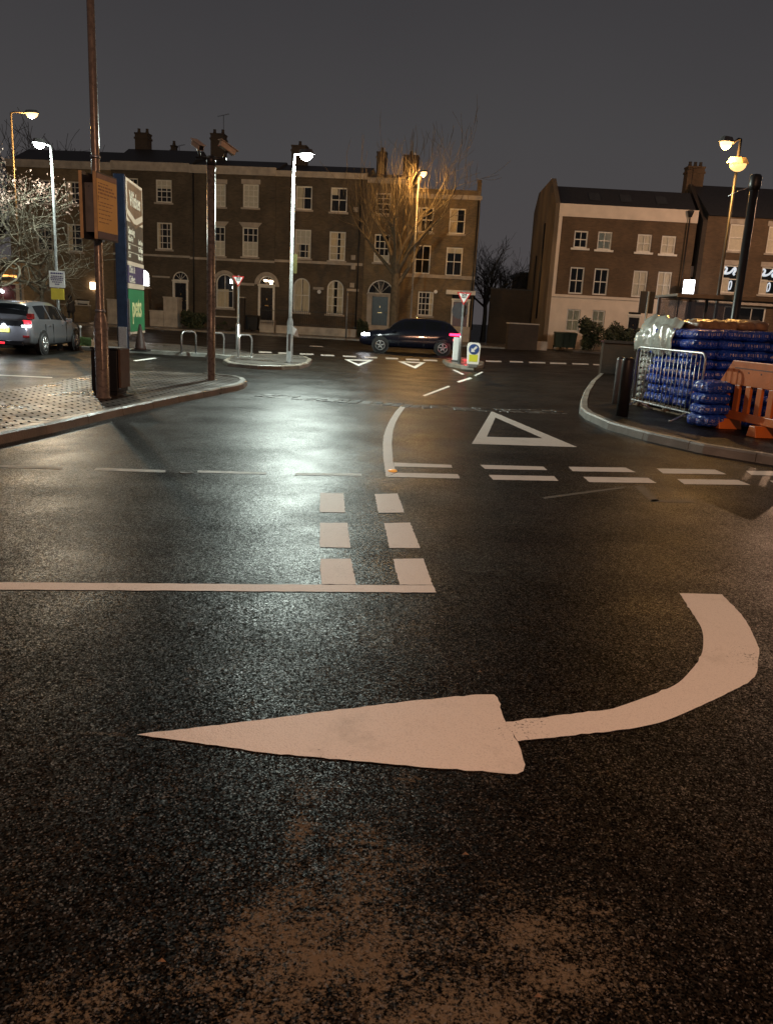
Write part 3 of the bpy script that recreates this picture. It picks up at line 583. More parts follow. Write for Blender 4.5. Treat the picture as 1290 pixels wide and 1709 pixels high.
def door(parent, x0, x1, z0, z1, mat, fan=None, surround=0.16, letter=True, glow=None, steps=0, fanarch=True, sur_mat='paintw'):
    b = MB(); b.box(x0, x1, .10, .16, z0, z1)
    w_ = x1-x0; h = z1-z0
    for (a, c) in ((.12, .46), (.54, .88)):
        for (q, r_) in ((.08, .40), (.48, .92)):
            b.box(x0+w_*a, x0+w_*c, .088, .102, z0+h*q, z0+h*r_)
    d = b.build('door', mat, parent)
    if letter: s = MB(); s.box(x0+w_*.36, x0+w_*.64, .078, .09, z0+h*.43, z0+h*.46); s.box(x0+w_*.47, x0+w_*.53, .07, .09, z0+h*.62, z0+h*.68); s.build('door_furniture', 'brass', d)
    s = MB(); s.lathe([(.0,-.02),(.035,-.02),(.035,.02),(.0,.02)], (x0+w_*.9, .07, z0+h*.45), 8); s.build('knob', 'brass', d)
    s = MB(); s.box(x0-surround, x0-.004, -.03, .14, z0, z1+.1); s.box(x1+.004, x1+surround, -.03, .14, z0, z1+.1); s.box(x0-surround-.04, x1+surround+.04, -.06, .12, z1+.1, z1+.22); s.box(x0, x1, .02, .14, z1+.004, z1+.1)
    s.build('door_surround', sur_mat, parent)
    if steps:
        for k_ in range(steps): s = MB(); s.box(x0-.25, x1+.25, -.3*(k_+1), -.3*k_-.002 if k_ else .1, 0, z0-(k_)*z0/steps-.01); s.build('doorstep', 'stone', parent)
    if fan:
        fx0, fx1, fz1 = fan; w2 = (fx1-fx0)/2; cx = (fx0+fx1)/2; zb = fz1-w2
        A = arch_pts(fx0, fx1, fz1, 14); I = arch_pts(fx0+.07, fx1-.07, fz1-.07, 14); s = MB()
        for i in range(14): s.plate([A[i], A[i+1], I[i+1], I[i]], .05, .11)
        s.box(fx0, fx1, .05, .11, zb-.05, zb+.02)
        for a in (45, 75, 105, 135): s.tube([(cx, .085, zb), (cx + (w2-.04)*math.cos(R(a)), .085, zb + (w2-.04)*math.sin(R(a)))], .018, 4)
        f = s.build('fanlight', 'paintw', parent)
        s = MB(); s.plate([(fx0+.03, zb)] + [(x, z-.03) for x, z in I] + [(fx1-.03, zb)], .115, .12); s.build('pane', 'glass', f)
        if glow:
            for (gx, gz, gr) in glow:
                s = MB(); s.lathe([(0,-gr*.5),(gr*.8,-gr*.4),(gr,0),(gr*.8,gr*.4),(0,gr*.5)], (cx+gx, .45, zb+gz), 10); s.build('lamp_glow', 'warmglow', f)
def op(Mh, x0, y0, x1, y1, arch=False):
    xc, yc = (x0+x1)/2, (y0+y1)/2
    return dict(x0=loc(Mh, x0, yc)[0], x1=loc(Mh, x1, yc)[0], z0=loc(Mh, xc, y1)[1], z1=loc(Mh, xc, y0)[1], arch=arch)
def chimney(parent, x, y, zt, w_=1.0, d=0.6, zb=9, pots=3, mat='brick_dark', h_up=0):
    b = MB(); b.box(x-w_/2, x+w_/2, y-d/2, y+d/2, zb, zt); b.box(x-w_/2-.06, x+w_/2+.06, y-d/2-.06, y+d/2+.06, zt-.35, zt-.22); b.box(x-w_/2-.04, x+w_/2+.04, y-d/2-.04, y+d/2+.04, zt+.001, zt+.1)
    c = b.build('chimney', mat, parent)
    p = MB()
    for i in range(pots):
        px_ = x - w_*.32 + (w_*.64*i/max(1, pots-1) if pots > 1 else w_*.32); p.lathe([(.12,0),(.14,.05),(.10,.26),(.12,.3),(.11,.34)], (px_, y, zt+.1), 8)
    p.build('chimney_pots', 'brick_dark', c); return c
def band(parent, x0, x1, z0, z1, proud=0.06, name='string_course', mat='stone'):
    b = MB(); b.box(x0, x1, -proud, .0, z0, z1); return b.build(name, mat, parent)
def aerial(parent, x, y, z, h=1.2):
    b = MB(); b.tube([(x,y,z),(x,y,z+h)], .02, 5); b.tube([(x-.45,y,z+h-.1),(x+.45,y,z+h+.1)], .014, 4)
    for i in range(7): q = -.4+.13*i; b.tube([(x+q,y-.2,z+h-.1+(q+.45)*.22),(x+q,y+.2,z+h-.1+(q+.45)*.22)], .008, 4)
    b.build('aerial', 'iron', parent)

def terrace(label, xl, xr, cor_px, roof_y, wall_mat='brick_old'):
    """xl,xr at y=430; cornice (xm, y_bottom, y_top)"""
    M0 = Matrix.Translation(T0) @ Matrix.Rotation(TA, 4, 'Z')
    ul = loc(M0, xl, 430)[0]; ur = loc(M0, xr, 430)[0]
    h = thing('terraced_house', label, 'house', tpos(ul), TA, 'houses of the old brick terrace')
    Mh = mw(h); W_ = ur-ul
    zb = loc(Mh, cor_px[0], cor_px[1])[1]; zt = loc(Mh, cor_px[0], cor_px[2])[1]
    return h, Mh, W_, zb, zt
def roof_low(h, W_, zt, ztop, d0=.35, d1=3.2, depth=8):
    b = MB(); b.quad((0,d0,zt), (W_,d0,zt), (W_,d1,ztop), (0,d1,ztop)); b.quad((W_,d1,ztop), (W_,depth,zt), (0,depth,zt), (0,d1,ztop))
    b.add([(0,d0,zt), (0,d1,ztop), (0,depth,zt)], [(0,1,2)]); b.add([(W_,d0,zt), (W_,d1,ztop), (W_,depth,zt)], [(0,2,1)])
    return b.build('roof', 'slate', h)
def zroof(Mh, px, py, y=3.2):
    o = Mh.inverted() @ CAM; d = Mh.inverted().to_3x3() @ ray(px, py); t = (y-o.y)/d.y; return (o+d*t).z

# --- house with blue-black arched door, far left of the terrace (behind the totem)
h, Mh, W_, zb, zt = terrace('dark brick terraced house with pale arched doorway, behind the retail sign', 190, 317.5, (290, 287, 272), 250)
o1 = op(Mh, 260.6, 300, 287, 338); o2_ = op(Mh, 262.5, 371.5, 287.5, 416); o3_ = op(Mh, 228, 449, 250.5, 499, True); od = op(Mh, 288.5, 453, 315, 525, True)
p1_ = op(Mh, 205, 297, 231, 335)
facade(0, W_, zb, [o1, o2_, o3_, od, p1_], h, ['brick_old', 'interior'])
window(h, o1, (3, 2), inside=[('blind', 0, 1, .62, 1)]); window(h, o2_, (3, 2), inside=[('curtain', 0, .2, 0, 1), ('curtain', .82, 1, 0, 1)]); window(h, p1_, (3, 2))
window(h, o3_, (2, 2), inside=[('glow', .0, 1.0, .45, 1.1, 'whiteglow'), ('blind', 0, 1, 0, .45)])
w4 = (od['x1']-od['x0'])/2; zsp = od['z1']-w4
door(h, od['x0']+.17, od['x1']-.17, od['z0'], zsp-.22, 'door_black', fan=(od['x0']+.02, od['x1']-.02, od['z1']-.01), steps=2)
band(h, 0, W_, zb, zt, .12, 'cornice'); band(h, 0, W_, loc(Mh, 240, 427)[1], loc(Mh, 240, 423.5)[1]); band(h, o3_['x1']+.2, od['x0']-.2, loc(Mh, 270, 462)[1]-.06, loc(Mh, 270, 462)[1]+.06, .03)
roof_low(h, W_, zt, zroof(Mh, 290, 251)); chimney(h, 1.0, 3.6, zroof(Mh, 198, 224, 3.6), 1.0, .8, pots=2); chimney(h, 2.9, 5, zroof(Mh, 247, 244, 5), .4, .4, pots=1); aerial(h, 3.5, 4.5, zt+.6, 1.4)
EA = zt
# --- house with the lit fanlight
h, Mh, W_, zb, zt = terrace('brick terraced house with glowing fanlight over black door', 317.5, 459, (430, 293, 279), 262)
B = [op(Mh, 350, 307, 377, 345), op(Mh, 405.8, 307.5, 432, 346.5), op(Mh, 350, 377.5, 376, 427), op(Mh, 404.8, 379.5, 431, 428.5)]
bw_ = op(Mh, 361, 457, 390, 514, True); bd = op(Mh, 431, 460, 459, 534, True)
facade(0, W_-.01, zb, B + [bw_, bd], h, ['brick_old', 'interior'])
for i, q in enumerate(B): window(h, q, (3, 2), head='flare' if i > 1 else 'flat', inside=[('blind', 0, 1, 0, 1) if i < 2 else ('blind', 0, 1, 0, .5)])
window(h, bw_, (2, 1), head='arch', inside=[('curtain', 0, .7, 0, .55), ('glow', .68, .86, .74, .86, 'whiteglow'), ('glow', .82, .98, .58, .66, 'whiteglow')])  # white glow boxes stand in for bright lamp reflections in the pane
w4 = (bd['x1']-bd['x0'])/2
door(h, bd['x0']+.17, bd['x1']-.17, bd['z0'], bd['z1']-w4-.22, 'door_black', fan=(bd['x0']+.02, bd['x1']-.02, bd['z1']-.01), steps=2, glow=[(-.2, .28, .17), (.2, .24, .2), (.22, .08, .12)])
s = MB(); A = arch_pts(bd['x0']-.28, bd['x1']+.28, bd['z1']+.26, 16); I = arch_pts(bd['x0'], bd['x1'], bd['z1'], 16)
for i in range(16): s.plate([A[i], A[i+1], I[i+1], I[i]], -.04, .03)
s.build('door_arch', 'stone', h)
zc = loc(Mh, 430, 475)[1]; band(h, bw_['x1']+.3, bd['x0']-.3, zc-.1, zc+.08, .05); band(h, bd['x1']+.3, W_-.01, zc-.1, zc+.08, .05)
band(h, 0, W_-.01, zb, zt, .12, 'cornice'); zc = loc(Mh, 380, 434)[1]; band(h, 0, W_-.01, zc-.06, zc+.1)
b = MB(); b.tube([(.3, -.06, 0), (.3, -.06, zb)], .05, 6); b.build('drainpipe', 'iron', h)
roof_low(h, W_, zt, zroof(Mh, 390, 268)); chimney(h, .9, 4, zroof(Mh, 342, 226, 4), 1.0, .9, pots=2); aerial(h, 1.2, 4.2, zroof(Mh, 342, 226, 4)+.3, 1.2)
# --- house with two arched ground-floor windows
h, Mh, W_, zb, zt = terrace('brick terraced house with two tall arched curtained windows', 459, 608, (560, 298, 288), 276)
C_ = [op(Mh, 493.8, 310.6, 521, 350), op(Mh, 552, 313, 579.5, 354), op(Mh, 492, 383, 519, 431), op(Mh, 549.5, 386.6, 576.5, 435)]
ca = op(Mh, 489.7, 464, 517, 521, True); cb_ = op(Mh, 545.6, 467.5, 573, 524.5, True)
facade(0, W_-.01, zb, C_ + [ca, cb_], h, ['brick_old', 'interior'])
window(h, C_[0], (2, 1), inside=[('curtain', 0, .42, 0, 1)]); window(h, C_[1], (2, 1), inside=[('blind', 0, .4, .7, 1)])
window(h, C_[2], (3, 2), inside=[('blind', 0, 1, .48, 1), ('curtain', 0, .25, 0, .5), ('curtain', .8, 1, 0, .5)]); window(h, C_[3], (2, 2), inside=[('curtain', 0, .46, 0, 1), ('curtain', .66, 1, 0, 1)])
window(h, ca, (2, 1), inside=[('curtain', 0, .5, 0, 1), ('curtain', .55, 1, 0, 1)]); window(h, cb_, (3, 2), inside=[('curtain', 0, .42, 0, .95), ('curtain', .6, 1, 0, .95)])
zc = loc(Mh, 530, 481)[1]; band(h, ca['x1']+.25, cb_['x0']-.25, zc-.1, zc+.08, .05); band(h, cb_['x1']+.25, W_-.3, zc-.1, zc+.08, .05)
band(h, 0, W_-.01, zb, zt, .12, 'cornice'); zc = loc(Mh, 530, 439)[1]; band(h, 0, W_-.1, zc-.06, zc+.12)
for (px, py) in ((594, 350), (590, 430), (590, 446), (588, 476)):
    x, z = loc(Mh, px, py); s = MB(); s.box(x-.16, x+.16, -.12, .0, z-.16, z+.16); s.build('vent_box', 'stone', h)
x, z = loc(Mh, 533, 487); s = MB(); s.disc((x, -.04, z), .14, (0, 1, 0), .08, 14); s.build('alarm_disc', 'signwhite', h)
b = MB(); b.tube([(W_-.42, -.06, 0), (W_-.42, -.06, zb)], .05, 6); b.build('drainpipe', 'iron', h)
roof_low(h, W_, zt, zroof(Mh, 530, 277)); chimney(h, .8, 4, zroof(Mh, 487, 246, 4), 1.1, .9, pots=1)
# --- narrow house with fanlight door behind the tree
h, Mh, W_, zb, zt = terrace('narrow brick terraced house with teal door behind the bare street tree', 608, 672, (640, 306, 297), 290)
D_ = [op(Mh, 627, 322, 652, 358), op(Mh, 624.6, 391, 650, 438)]; dd = op(Mh, 612.5, 467, 656, 543, True)
facade(0, W_-.01, zb, D_ + [dd], h, ['brick_tan', 'interior'])
window(h, D_[0], (2, 2)); window(h, D_[1], (3, 2), inside=[('blind', .1, .9, .0, .25)])
w4 = (dd['x1']-dd['x0'])/2
door(h, dd['x0']+.38, dd['x1']-.38, dd['z0'], dd['z1']-w4-.22, 'door_blue', fan=(dd['x0']+.02, dd['x1']-.02, dd['z1']-.01), steps=3, surround=.38, sur_mat='stone')
band(h, 0, W_-.01, zb, zt, .12, 'cornice'); roof_low(h, W_, zt, zroof(Mh, 640, 291)); chimney(h, .4, 4.5, zroof(Mh, 613, 256, 4.5), .7, .7, pots=1); chimney(h, W_-.2, 5, zroof(Mh, 690, 263, 5), 1.1, .9, pots=1)
# --- lower end house
h, Mh, W_, zb, zt = terrace('lower end of terrace brick house with pale band and dark red door', 672, 794.5, (760, 333, 325.5), 322)
E_ = [op(Mh, 697.5, 346, 723, 387.6), op(Mh, 749.6, 348, 776, 390.4), op(Mh, 692, 409, 718, 457), op(Mh, 744, 413, 771, 460.5), op(Mh, 697, 486.7, 722.6, 527)]
ed = op(Mh, 753, 492, 783, 545)
facade(0, W_, zb, E_ + [ed], h, ['brick_tan', 'interior'])
window(h, E_[0], (2, 1), inside=[('curtain', 0, .25, 0, 1)]); window(h, E_[1], (2, 1), inside=[('curtain', 0, .46, 0, 1)]); window(h, E_[2], (2, 1), sill=False); window(h, E_[3], (2, 1), sill=False, inside=[('blind', 0, 1, .8, 1)]); window(h, E_[4], (4, 2), inside=[('curtain', .72, 1, 0, 1)])
door(h, ed['x0']+.12, ed['x1']-.12, ed['z0'], ed['z1']-.5, 'door_red', steps=2, surround=.12)
s = MB(); s.box(ed['x0']-.45, ed['x1']+.35, -.2, 0, ed['z1'], ed['z1']+.3); s.build('door_hood', 'paintw', h)
s = MB(); s.box(ed['x0']+.1, ed['x1']-.1, .12, .13, ed['z1']-.4, ed['z1']-.02); s.build('fanlight', 'glass', h)
band(h, 0, W_+.1, zb, zt, .12, 'cornice'); zc = loc(Mh, 730, 462)[1]; band(h, -.1, W_, zc-.1, zc+.14)
b = MB(); b.box(0, W_, .0, .25, zt+.001, zt+.35); b.box(W_-.3, W_, .26, 2.6, zt+.001, zt+1.1); b.build('parapet', 'brick_tan', h)
b = MB(); b.tube([(W_-.12, -.05, 0), (W_-.12, -.05, zb)], .05, 6); b.build('drainpipe', 'iron', h)
roof_low(h, W_-.3, zt-.1, zt+.25, .3)
x, z = loc(Mh, 727, 487); s = MB(); s.disc((x, -.04, z), .13, (0, 1, 0), .08, 14); s.build('alarm_disc', 'signwhite', h)
# --- house to the left, behind the twisted tree
h, Mh, W_, zb, zt = terrace('tan brick terraced house behind the pruned tree on the left', 20, 190, (150, 283, 270), 250)
Z_ = [op(Mh, 60, 300, 86, 340), op(Mh, 112, 303, 138, 342), op(Mh, 62, 372, 88, 418), op(Mh, 113, 374, 138, 420), op(Mh, 60, 460, 88, 512)]; zd = op(Mh, 128, 500, 150, 556)
facade(0, W_-.01, zb, Z_ + [zd], h, ['brick_tan', 'interior'])
for k_, q in enumerate(Z_): window(h, q, (2, 2), inside=[('curtain', 0, .3, 0, 1)] if k_ % 2 else None)
door(h, zd['x0']+.1, zd['x1']-.1, zd['z0'], zd['z1']-.3, 'door_black', surround=.1)
x, z = loc(Mh, 157, 477); s = MB(); s.box(x-.17, x+.17, -.25, -.02, z-.25, z+.25); s.build('wall_lantern', 'warmglow', h)
band(h, 0, W_-.01, zb, zt, .12, 'cornice'); roof_low(h, W_, zt, zroof(Mh, 130, 252))

# --- rendered and brick house on the right, gable towards us on its left
YF = 56.0
def rhouse(name, label, xl, xr, xref_y=430):
    Mr = Matrix.Translation((0, YF, 0)); ul = loc(Mr, xl, xref_y)[0]; ur = loc(Mr, xr, xref_y)[0]
    h = thing(name, label, 'house', (ul, YF, 0), 0, 'houses right of the road gap'); return h, mw(h), ur-ul
h, Mh, W_ = rhouse('corner_house', 'brown brick corner house with pale rendered ground floor and blank gable', 926, 1155)
Fw = [op(Mh, 957.4, 385, 980.5, 414), op(Mh, 996.7, 386.5, 1020.5, 417), op(Mh, 1062.7, 391, 1086.7, 421), op(Mh, 1102.8, 393.6, 1126.8, 424),
      op(Mh, 949.8, 445.7, 973.6, 490.5), op(Mh, 990, 448, 1014, 492.5), op(Mh, 1055, 451.7, 1079, 496), op(Mh, 1095.7, 453.5, 1119, 498)]
Fg = [op(Mh, 944.6, 516, 966.8, 553), op(Mh, 986.4, 517.7, 1008, 554), op(Mh, 1088, 524, 1110, 560)]; fd = op(Mh, 1046, 521, 1066.6, 566)
ztf = loc(Mh, 1045, 345)[1]; zbf = loc(Mh, 1045, 366.5)[1]; zsp = loc(Mh, 990, 497)[1]
facade(0, W_, zbf, Fw + Fg + [fd], h, ['brick_brown', 'interior', 'render'], depth=9, split=(zsp,), rev=.1)
for i, q in enumerate(Fw): window(h, q, (2, 1), sill=i < 4, casing=.09, inside=[('blind', 0, 1, 0, 1)] if i in (1, 2, 3) else ([('blind', 0, 1, .0, 1)] if i in (6, 7) else None), sill_mat='paintw', wide_sill=.16)
for i, q in enumerate(Fg): window(h, q, (2, 1), sill=False, inside=[('curtain', 0, 1, 0, 1)], head=None)
door(h, fd['x0']+.06, fd['x1']-.06, fd['z0'], fd['z1']-.35, 'door_black', surround=.06, steps=1)
band(h, -.02, W_, zbf, ztf, .06, 'parapet_band', 'render'); band(h, 0, W_, zsp-.05, zsp+.12, .07, 'string_course', 'render'); band(h, 0, .22, zsp+.12, zbf, .025, 'corner_pier', 'render')
# gable wall on the left, proud of the brick side wall and rising above the parapet
zg = zroof(Mh, 930, 298, 2.4); zg2 = zroof(Mh, 889, 322, 7.5)
b = MB(); T = Matrix.Rotation(R(90), 4, 'Z'); prof = [(-.02, 0), (9, 0), (9, zg2-1.2), (7.5, zg2), (2.4, zg), (-.02, ztf)]
b.plate(prof, .0, .28, T=T); b.build('gable_wall', 'gable', h)
b = MB(); b.tube([(-.35, 3.2, 2), (-.35, 3.2, 8.5)], .05, 6); b.tube([(-.35, 5.6, 0.2), (-.35, 5.6, 6.5)], .04, 6); b.build('drainpipe', 'iron', h)
zr = zroof(Mh, 1030, 316, 2.2)
b = MB(); b.quad((.01, .3, ztf-.1), (W_, .3, ztf-.1), (W_, 2.2, zr), (.01, 2.2, zr)); b.quad((.01, 2.2, zr), (W_, 2.2, zr), (W_, 9, zr-.4), (.01, 9, zr-.4)); b.quad((W_,.3,ztf-.1),(W_,9,ztf-.1),(W_,9,zr-.4),(W_,2.2,zr)); b.build('roof', 'slate', h)
for x in (2.1, 4.2, 6.6):
    n = Vector((0, -(zr-ztf+.1), 1.9)).normalized(); yy = .9; z = ztf-.1+(yy-.3)/1.9*(zr-ztf+.1)
    sl = (zr-ztf+.1)/1.9; b = MB(); b.add([(x, yy, z+.04), (x+.75, yy, z+.04), (x+.75, yy+.75, z+.04+.75*sl), (x, yy+.75, z+.04+.75*sl)], [(0,1,2,3)]); b.build('rooflight', pm('rooflight_glass', (0.05, 0.05, 0.05), 0.1), h)
x, z = loc(Mh, 1149, 363); s = MB(); s.lathe([(.12,0),(.22,.35),(.22,.4)], (x, -.22, z), 8); s.tube([(x, -.22, 0), (x, -.22, z)], .05, 6); s.build('drainpipe', 'iron', h)
aerial(h, 9.4, 3, zr-.2, 1.9)
# --- brick house at far right
h, Mh, W_ = rhouse('brick_house', 'dark brick house with pitched roof and pale lintels at the right edge', 1172, 1420)
Hw = [op(Mh, 1216, 374, 1243, 419), op(Mh, 1280, 378, 1307, 423), op(Mh, 1204.5, 442.5, 1231, 489), op(Mh, 1268, 446, 1296, 492), op(Mh, 1345, 380, 1372, 426), op(Mh, 1345, 452, 1372, 496)]
ze = loc(Mh, 1220, 362)[1]
Hg = [op(Mh, 1205, 512, 1275, 560), op(Mh, 1300, 515, 1370, 562)]
facade(0, W_, ze, Hw + Hg, h, ['brick_brown', 'interior'], depth=9)
for i, q in enumerate(Hw):
    ins = [('blind', 0, 1, 0, 1)] if i in (0, 1, 4, 5) else [('blind', 0, .5, 0, .55), ('swirl', .05, .92, .06, .95, 'softglow')]
    window(h, q, (1, 1), head='flat', sill=True, inside=ins)
for q in Hg: window(h, q, (3, 1), sill=False, mid=False)
band(h, 0, W_, loc(Mh, 1300, 515)[1]+.1, loc(Mh, 1300, 507)[1]+.1, .3, 'shop_fascia', 'stone')
zr = zroof(Mh, 1220, 312, 4)
b = MB(); b.quad((0, -.2, ze), (W_, -.2, ze), (W_, 4, zr), (0, 4, zr)); b.quad((0, 4, zr), (W_, 4, zr), (W_, 9.2, ze), (0, 9.2, ze)); b.add([(0,-.2,ze), (0,4,zr), (0,9.2,ze)], [(0,1,2)]); b.build('roof', 'slate', h)
b = MB(); b.add([(-.3,0,ze-.3),(-.3,4,zr+.15),(-.3,9,ze-.3),(.0,0,ze-.3),(.0,4,zr+.15),(.0,9,ze-.3),(-.3,0,0),(0,0,0),(-.3,9,0),(0,9,0)], [(0,1,4,3),(1,2,5,4),(6,0,3,7),(6,8,2,1,0),(7,3,4,5,9)]); b.build('party_wall', 'brick_dark', h)
chimney(h, .1, 4.2, zroof(Mh, 1163, 282, 4.2), 1.15, .8, zb=ze, pots=3, mat='brick_brown')
# --- narrow rendered link
h, Mh, W_ = rhouse('link_building', 'narrow pale rendered building squeezed between the two brick houses', 1155.5, 1170)
h.location.y += .6; Mh = mw(h)
b = MB(); zl = loc(Mh, 1158, 388)[1]; z2 = loc(Mh, 1158, 444)[1]; b.box(.0, W_-.05, 1.2, 8, z2, zl); b.build('upper_wall', pm('green_grey_render', (0.22, 0.26, 0.24), 0.8), h)
b = MB(); b.box(0, W_-.05, 0, 8, 0, z2-.01); b.build('lower_wall', 'render', h)
b = MB(); b.tube([(W_*.75, -.06, 0), (W_*.75, -.06, z2-.8)], .06, 6); b.lathe([(.1,0),(.22,.3),(.22,.38)], (W_*.75, -.12, z2-1.1), 8); b.build('drainpipe', 'iron', h)
s = thing('light_box_sign', 'glowing white box sign on wall beside the pale link building', 'sign', at(1148.5, 481, YF-1.0))
b = MB(); b.box(-.33, .33, -.1, .1, -.53, .53); b.build('lit_panel', 'whiteglow', s)
b = MB(); b.box(-.35, .35, .101, .14, -.55, .55); b.box(-.05, .05, .14, .98, -.05, .05); b.build('bracket', 'iron', s)
point('box_sign_light', s.location + Vector((0, -.4, 0)), 12, (.92, .95, 1), .3)

# --- gap between terrace and corner house: dark wall, low building
def boxthing(name, label, cat, p0, p1, z1, th, mat, cope=None, z0=0, part='wall'):
    d = p1-p0; d.z = 0; t = thing(name, label, cat, (p0.x, p0.y, 0), math.atan2(d.y, d.x)); b = MB(); b.box(0, d.length, 0, th, z0, z1); b.build(part, mat, t)
    if cope: b = MB(); b.box(-.03, d.length+.03, -.04, th+.04, z1+.001, z1+.08); b.build('coping', cope, t)
    return t
boxthing('boundary_wall', 'tall dark wall closing the gap between the two rows of houses', 'wall', Vector((6.9, 62, 0)), Vector((11.6, 62, 0)), 4.0, .3, 'brick_dark', 'slate')
t = boxthing('outbuilding', 'low dark flat-roofed building seen through the gap beside the gable', 'building', Vector((10.6, 72, 0)), Vector((15, 72, 0)), 5.6, 6, 'brick_dark'); b = MB(); b.box(-.2, 4.6, -.3, 6.2, 5.61, 5.9); b.build('roof', 'slate', t)
boxthing('garden_wall', 'low dark garden wall with pale coping left of the blank gable', 'wall', G(846, 583), G(895, 585), 1.55, .3, 'brick_dark', 'stone')
boxthing('brick_pier', 'short stone pier at the foot of the blank gable', 'pier', G(890, 584), G(912, 585), .55, .4, 'stone')
t = boxthing('roadside_wall', 'low dark brick wall beyond the stacked blue sacks', 'wall', G(1001, 628), G(1330, 646), 1.12, .3, 'brick_dark', 'slate')
# --- arched shopfront far left
ps = at(-40, 550, 50); t = thing('shopfront', 'dark red shopfront under a pale arched sign at left edge', 'shop', (ps.x, ps.y, 0))
b = MB(); Ms = mw(t); xr = loc(Ms, 37, 500)[0]; zs_ = loc(Ms, 5, 474)[1]; za = loc(Ms, 5, 464)[1]
n = 14; arc = [(xr*i/n, zs_ + (za-zs_)*math.sin(math.pi*(.5+.5*i/n)) ) for i in range(n+1)]
b.plate([(0, zs_)] + [(0, za)] + arc[1:], -.1, .2); b.build('arched_sign', pm('pale_fascia', (0.42, 0.46, 0.42), 0.6), t)
b = MB(); b.box(0, xr-.3, .05, .3, zs_-.9, zs_-.01); b.build('fascia', pm('dark_red_fascia', (.10, .02, .02), .6), t); b = MB(); b.box(0, xr-.3, .1, .35, 0, zs_-.91); b.build('shutter', pm('dull_red_shutter', (0.16, 0.07, 0.065), .6), t)
b = MB(); b.box(xr-.29, xr, -.1, .35, 0, zs_-.01); b.build('pilaster', 'stone', t)
b = MB(); b.box(0, xr+.6, .4, 4, 0, za+1.0); b.build('wall', 'brick_tan', t)
b = MB(); b.box(xr-1.5, xr-.2, -.2, -.05, za+.05, za+.2); b.build('strip_lamp', em('amber_strip', (1, .45, .12), 2.5), t)
for (px, py) in ((4, 485), (7, 487)):
    x, z = loc(Ms, px, py); b = MB(); b.lathe([(0,-.1),(.09,-.06),(.1,0),(.09,.06),(0,.1)], (x, -.15, z), 10); b.build('bulb', 'whiteglow', t)
# ================================================================== STREET FURNITURE
def base_z(px, py, z=0.0): p = G(px, py, z); p.z = z; return p
def hz(P0, px, py):            # height of a photo pixel above ground at the depth of P0
    return at(px, py, P0.y).z
def lantern(mb_head, mb_lens, p, d, l=.5, w_=.2, h=.12):
    """flat road lantern body and the glowing bowl under it; p = inner end, d = direction"""
    T = Matrix.Translation(p) @ Matrix.Rotation(math.atan2(d.y, d.x), 4, 'Z')
    prof = [(0, .05), (l*.15, w_*.8), (l*.6, w_), (l*.92, w_*.75), (l, .03)]
    for k_, (mbx, z0, z1) in enumerate(((mb_head, 0.0, h),)):
        poly = [(x, -y/2) for x, y in prof] + [(x, y/2) for x, y in prof[::-1]]
        n = len(poly); vs = [T @ Vector((x, y, z0)) for x, y in poly] + [T @ Vector((l*.5+(x-l*.5)*.75, y*.6, z1)) for x, y in poly]
        mbx.add(vs, [[n-1-i for i in range(n)], [n+i for i in range(n)]] + [(i, (i+1)%n, n+(i+1)%n, n+i) for i in range(n)], 0)
    S_ = T @ Matrix.Translation((l*.52, 0, -.004)) @ Matrix.Diagonal((l*.40, w_*.44, w_*.62, 1))
    mb_lens.lathe([(0,-1),(.35,-.93),(.68,-.72),(.9,-.42),(1,-.0)], n=16, T=S_)
def lamp(label, P0, H, arm, lens, power, col, mat='greypaint', r0=.085, r1=.045, hatch=1.2, off=.5, group=None, tiltz=.1, lsize=.12, hl=.55, hw=.24, spot=None, aim=(0, -.8, -1)):
    t = thing('street_lamp', label, 'street lamp', P0, 0, group); arm = Vector(arm)
    b = MB(); b.lathe([(r0*1.25,0),(r0*1.25,.03),(r0,.05),(r0,hatch),(r1,hatch+.12),(r1*.8,H)], n=14); b.build('column', mat, t)
    b = MB(); b.box(-.04, .04, -r0-.006, -r0+.02, .35, .85); b.build('access_hatch', mat, t)
    e = Vector((arm.x, arm.y, H + tiltz)); d = Vector((arm.x, arm.y, 0)); dn = d.normalized() if d.length > .01 else Vector((1, 0, 0))
    b = MB(); b.tube([(0,0,H-.05), (0,0,H), Vector((0,0,H)).lerp(e, .3)+Vector((0,0,.04)), e], [.035,.035,.03,.028], 8); b.build('arm', mat, t)
    hd, ln = MB(), MB(); lantern(hd, ln, e, dn, hl, hw); hd.build('lantern', 'lamphead', t); ln.build('lens', lens, t)
    c = e + dn*hl*.5 - Vector((0, 0, .22))
    if power: point('lamp_light', c, power, col, lsize, t, spot=spot, aim=aim if spot else None)
    return t
WHITE = (0.86, 1.0, 0.90); SOD = (1.0, 0.50, 0.13)
# bright white lamp in the middle
p = base_z(483, 606, .1); H = hz(p, 489.5, 266)
t = lamp('grey street lamp with brilliant white lantern on the small kerbed island', p, H, (.12, -.05), 'lampw', 4300, WHITE, 'greypaint', r0=.09, r1=.05, tiltz=.03, hl=.5, hw=.27, lsize=.1)
b = MB(); b.box(.06, .16, -.006, .006, hz(p, 488, 462), hz(p, 488, 430)); b.build('banner', pm('dull_banner', (.22,.21,.07), .6), t)
b = MB(); z = hz(p, 488, 556); b.add([(.07,-.08,z+.12),(.22,-.1,z+.02),(.28,-.08,z-.2),(.12,-.1,z-.16)], [(0,1,2,3),(3,2,1,0)]); b.build('paper_notice', 'signwhite', t)
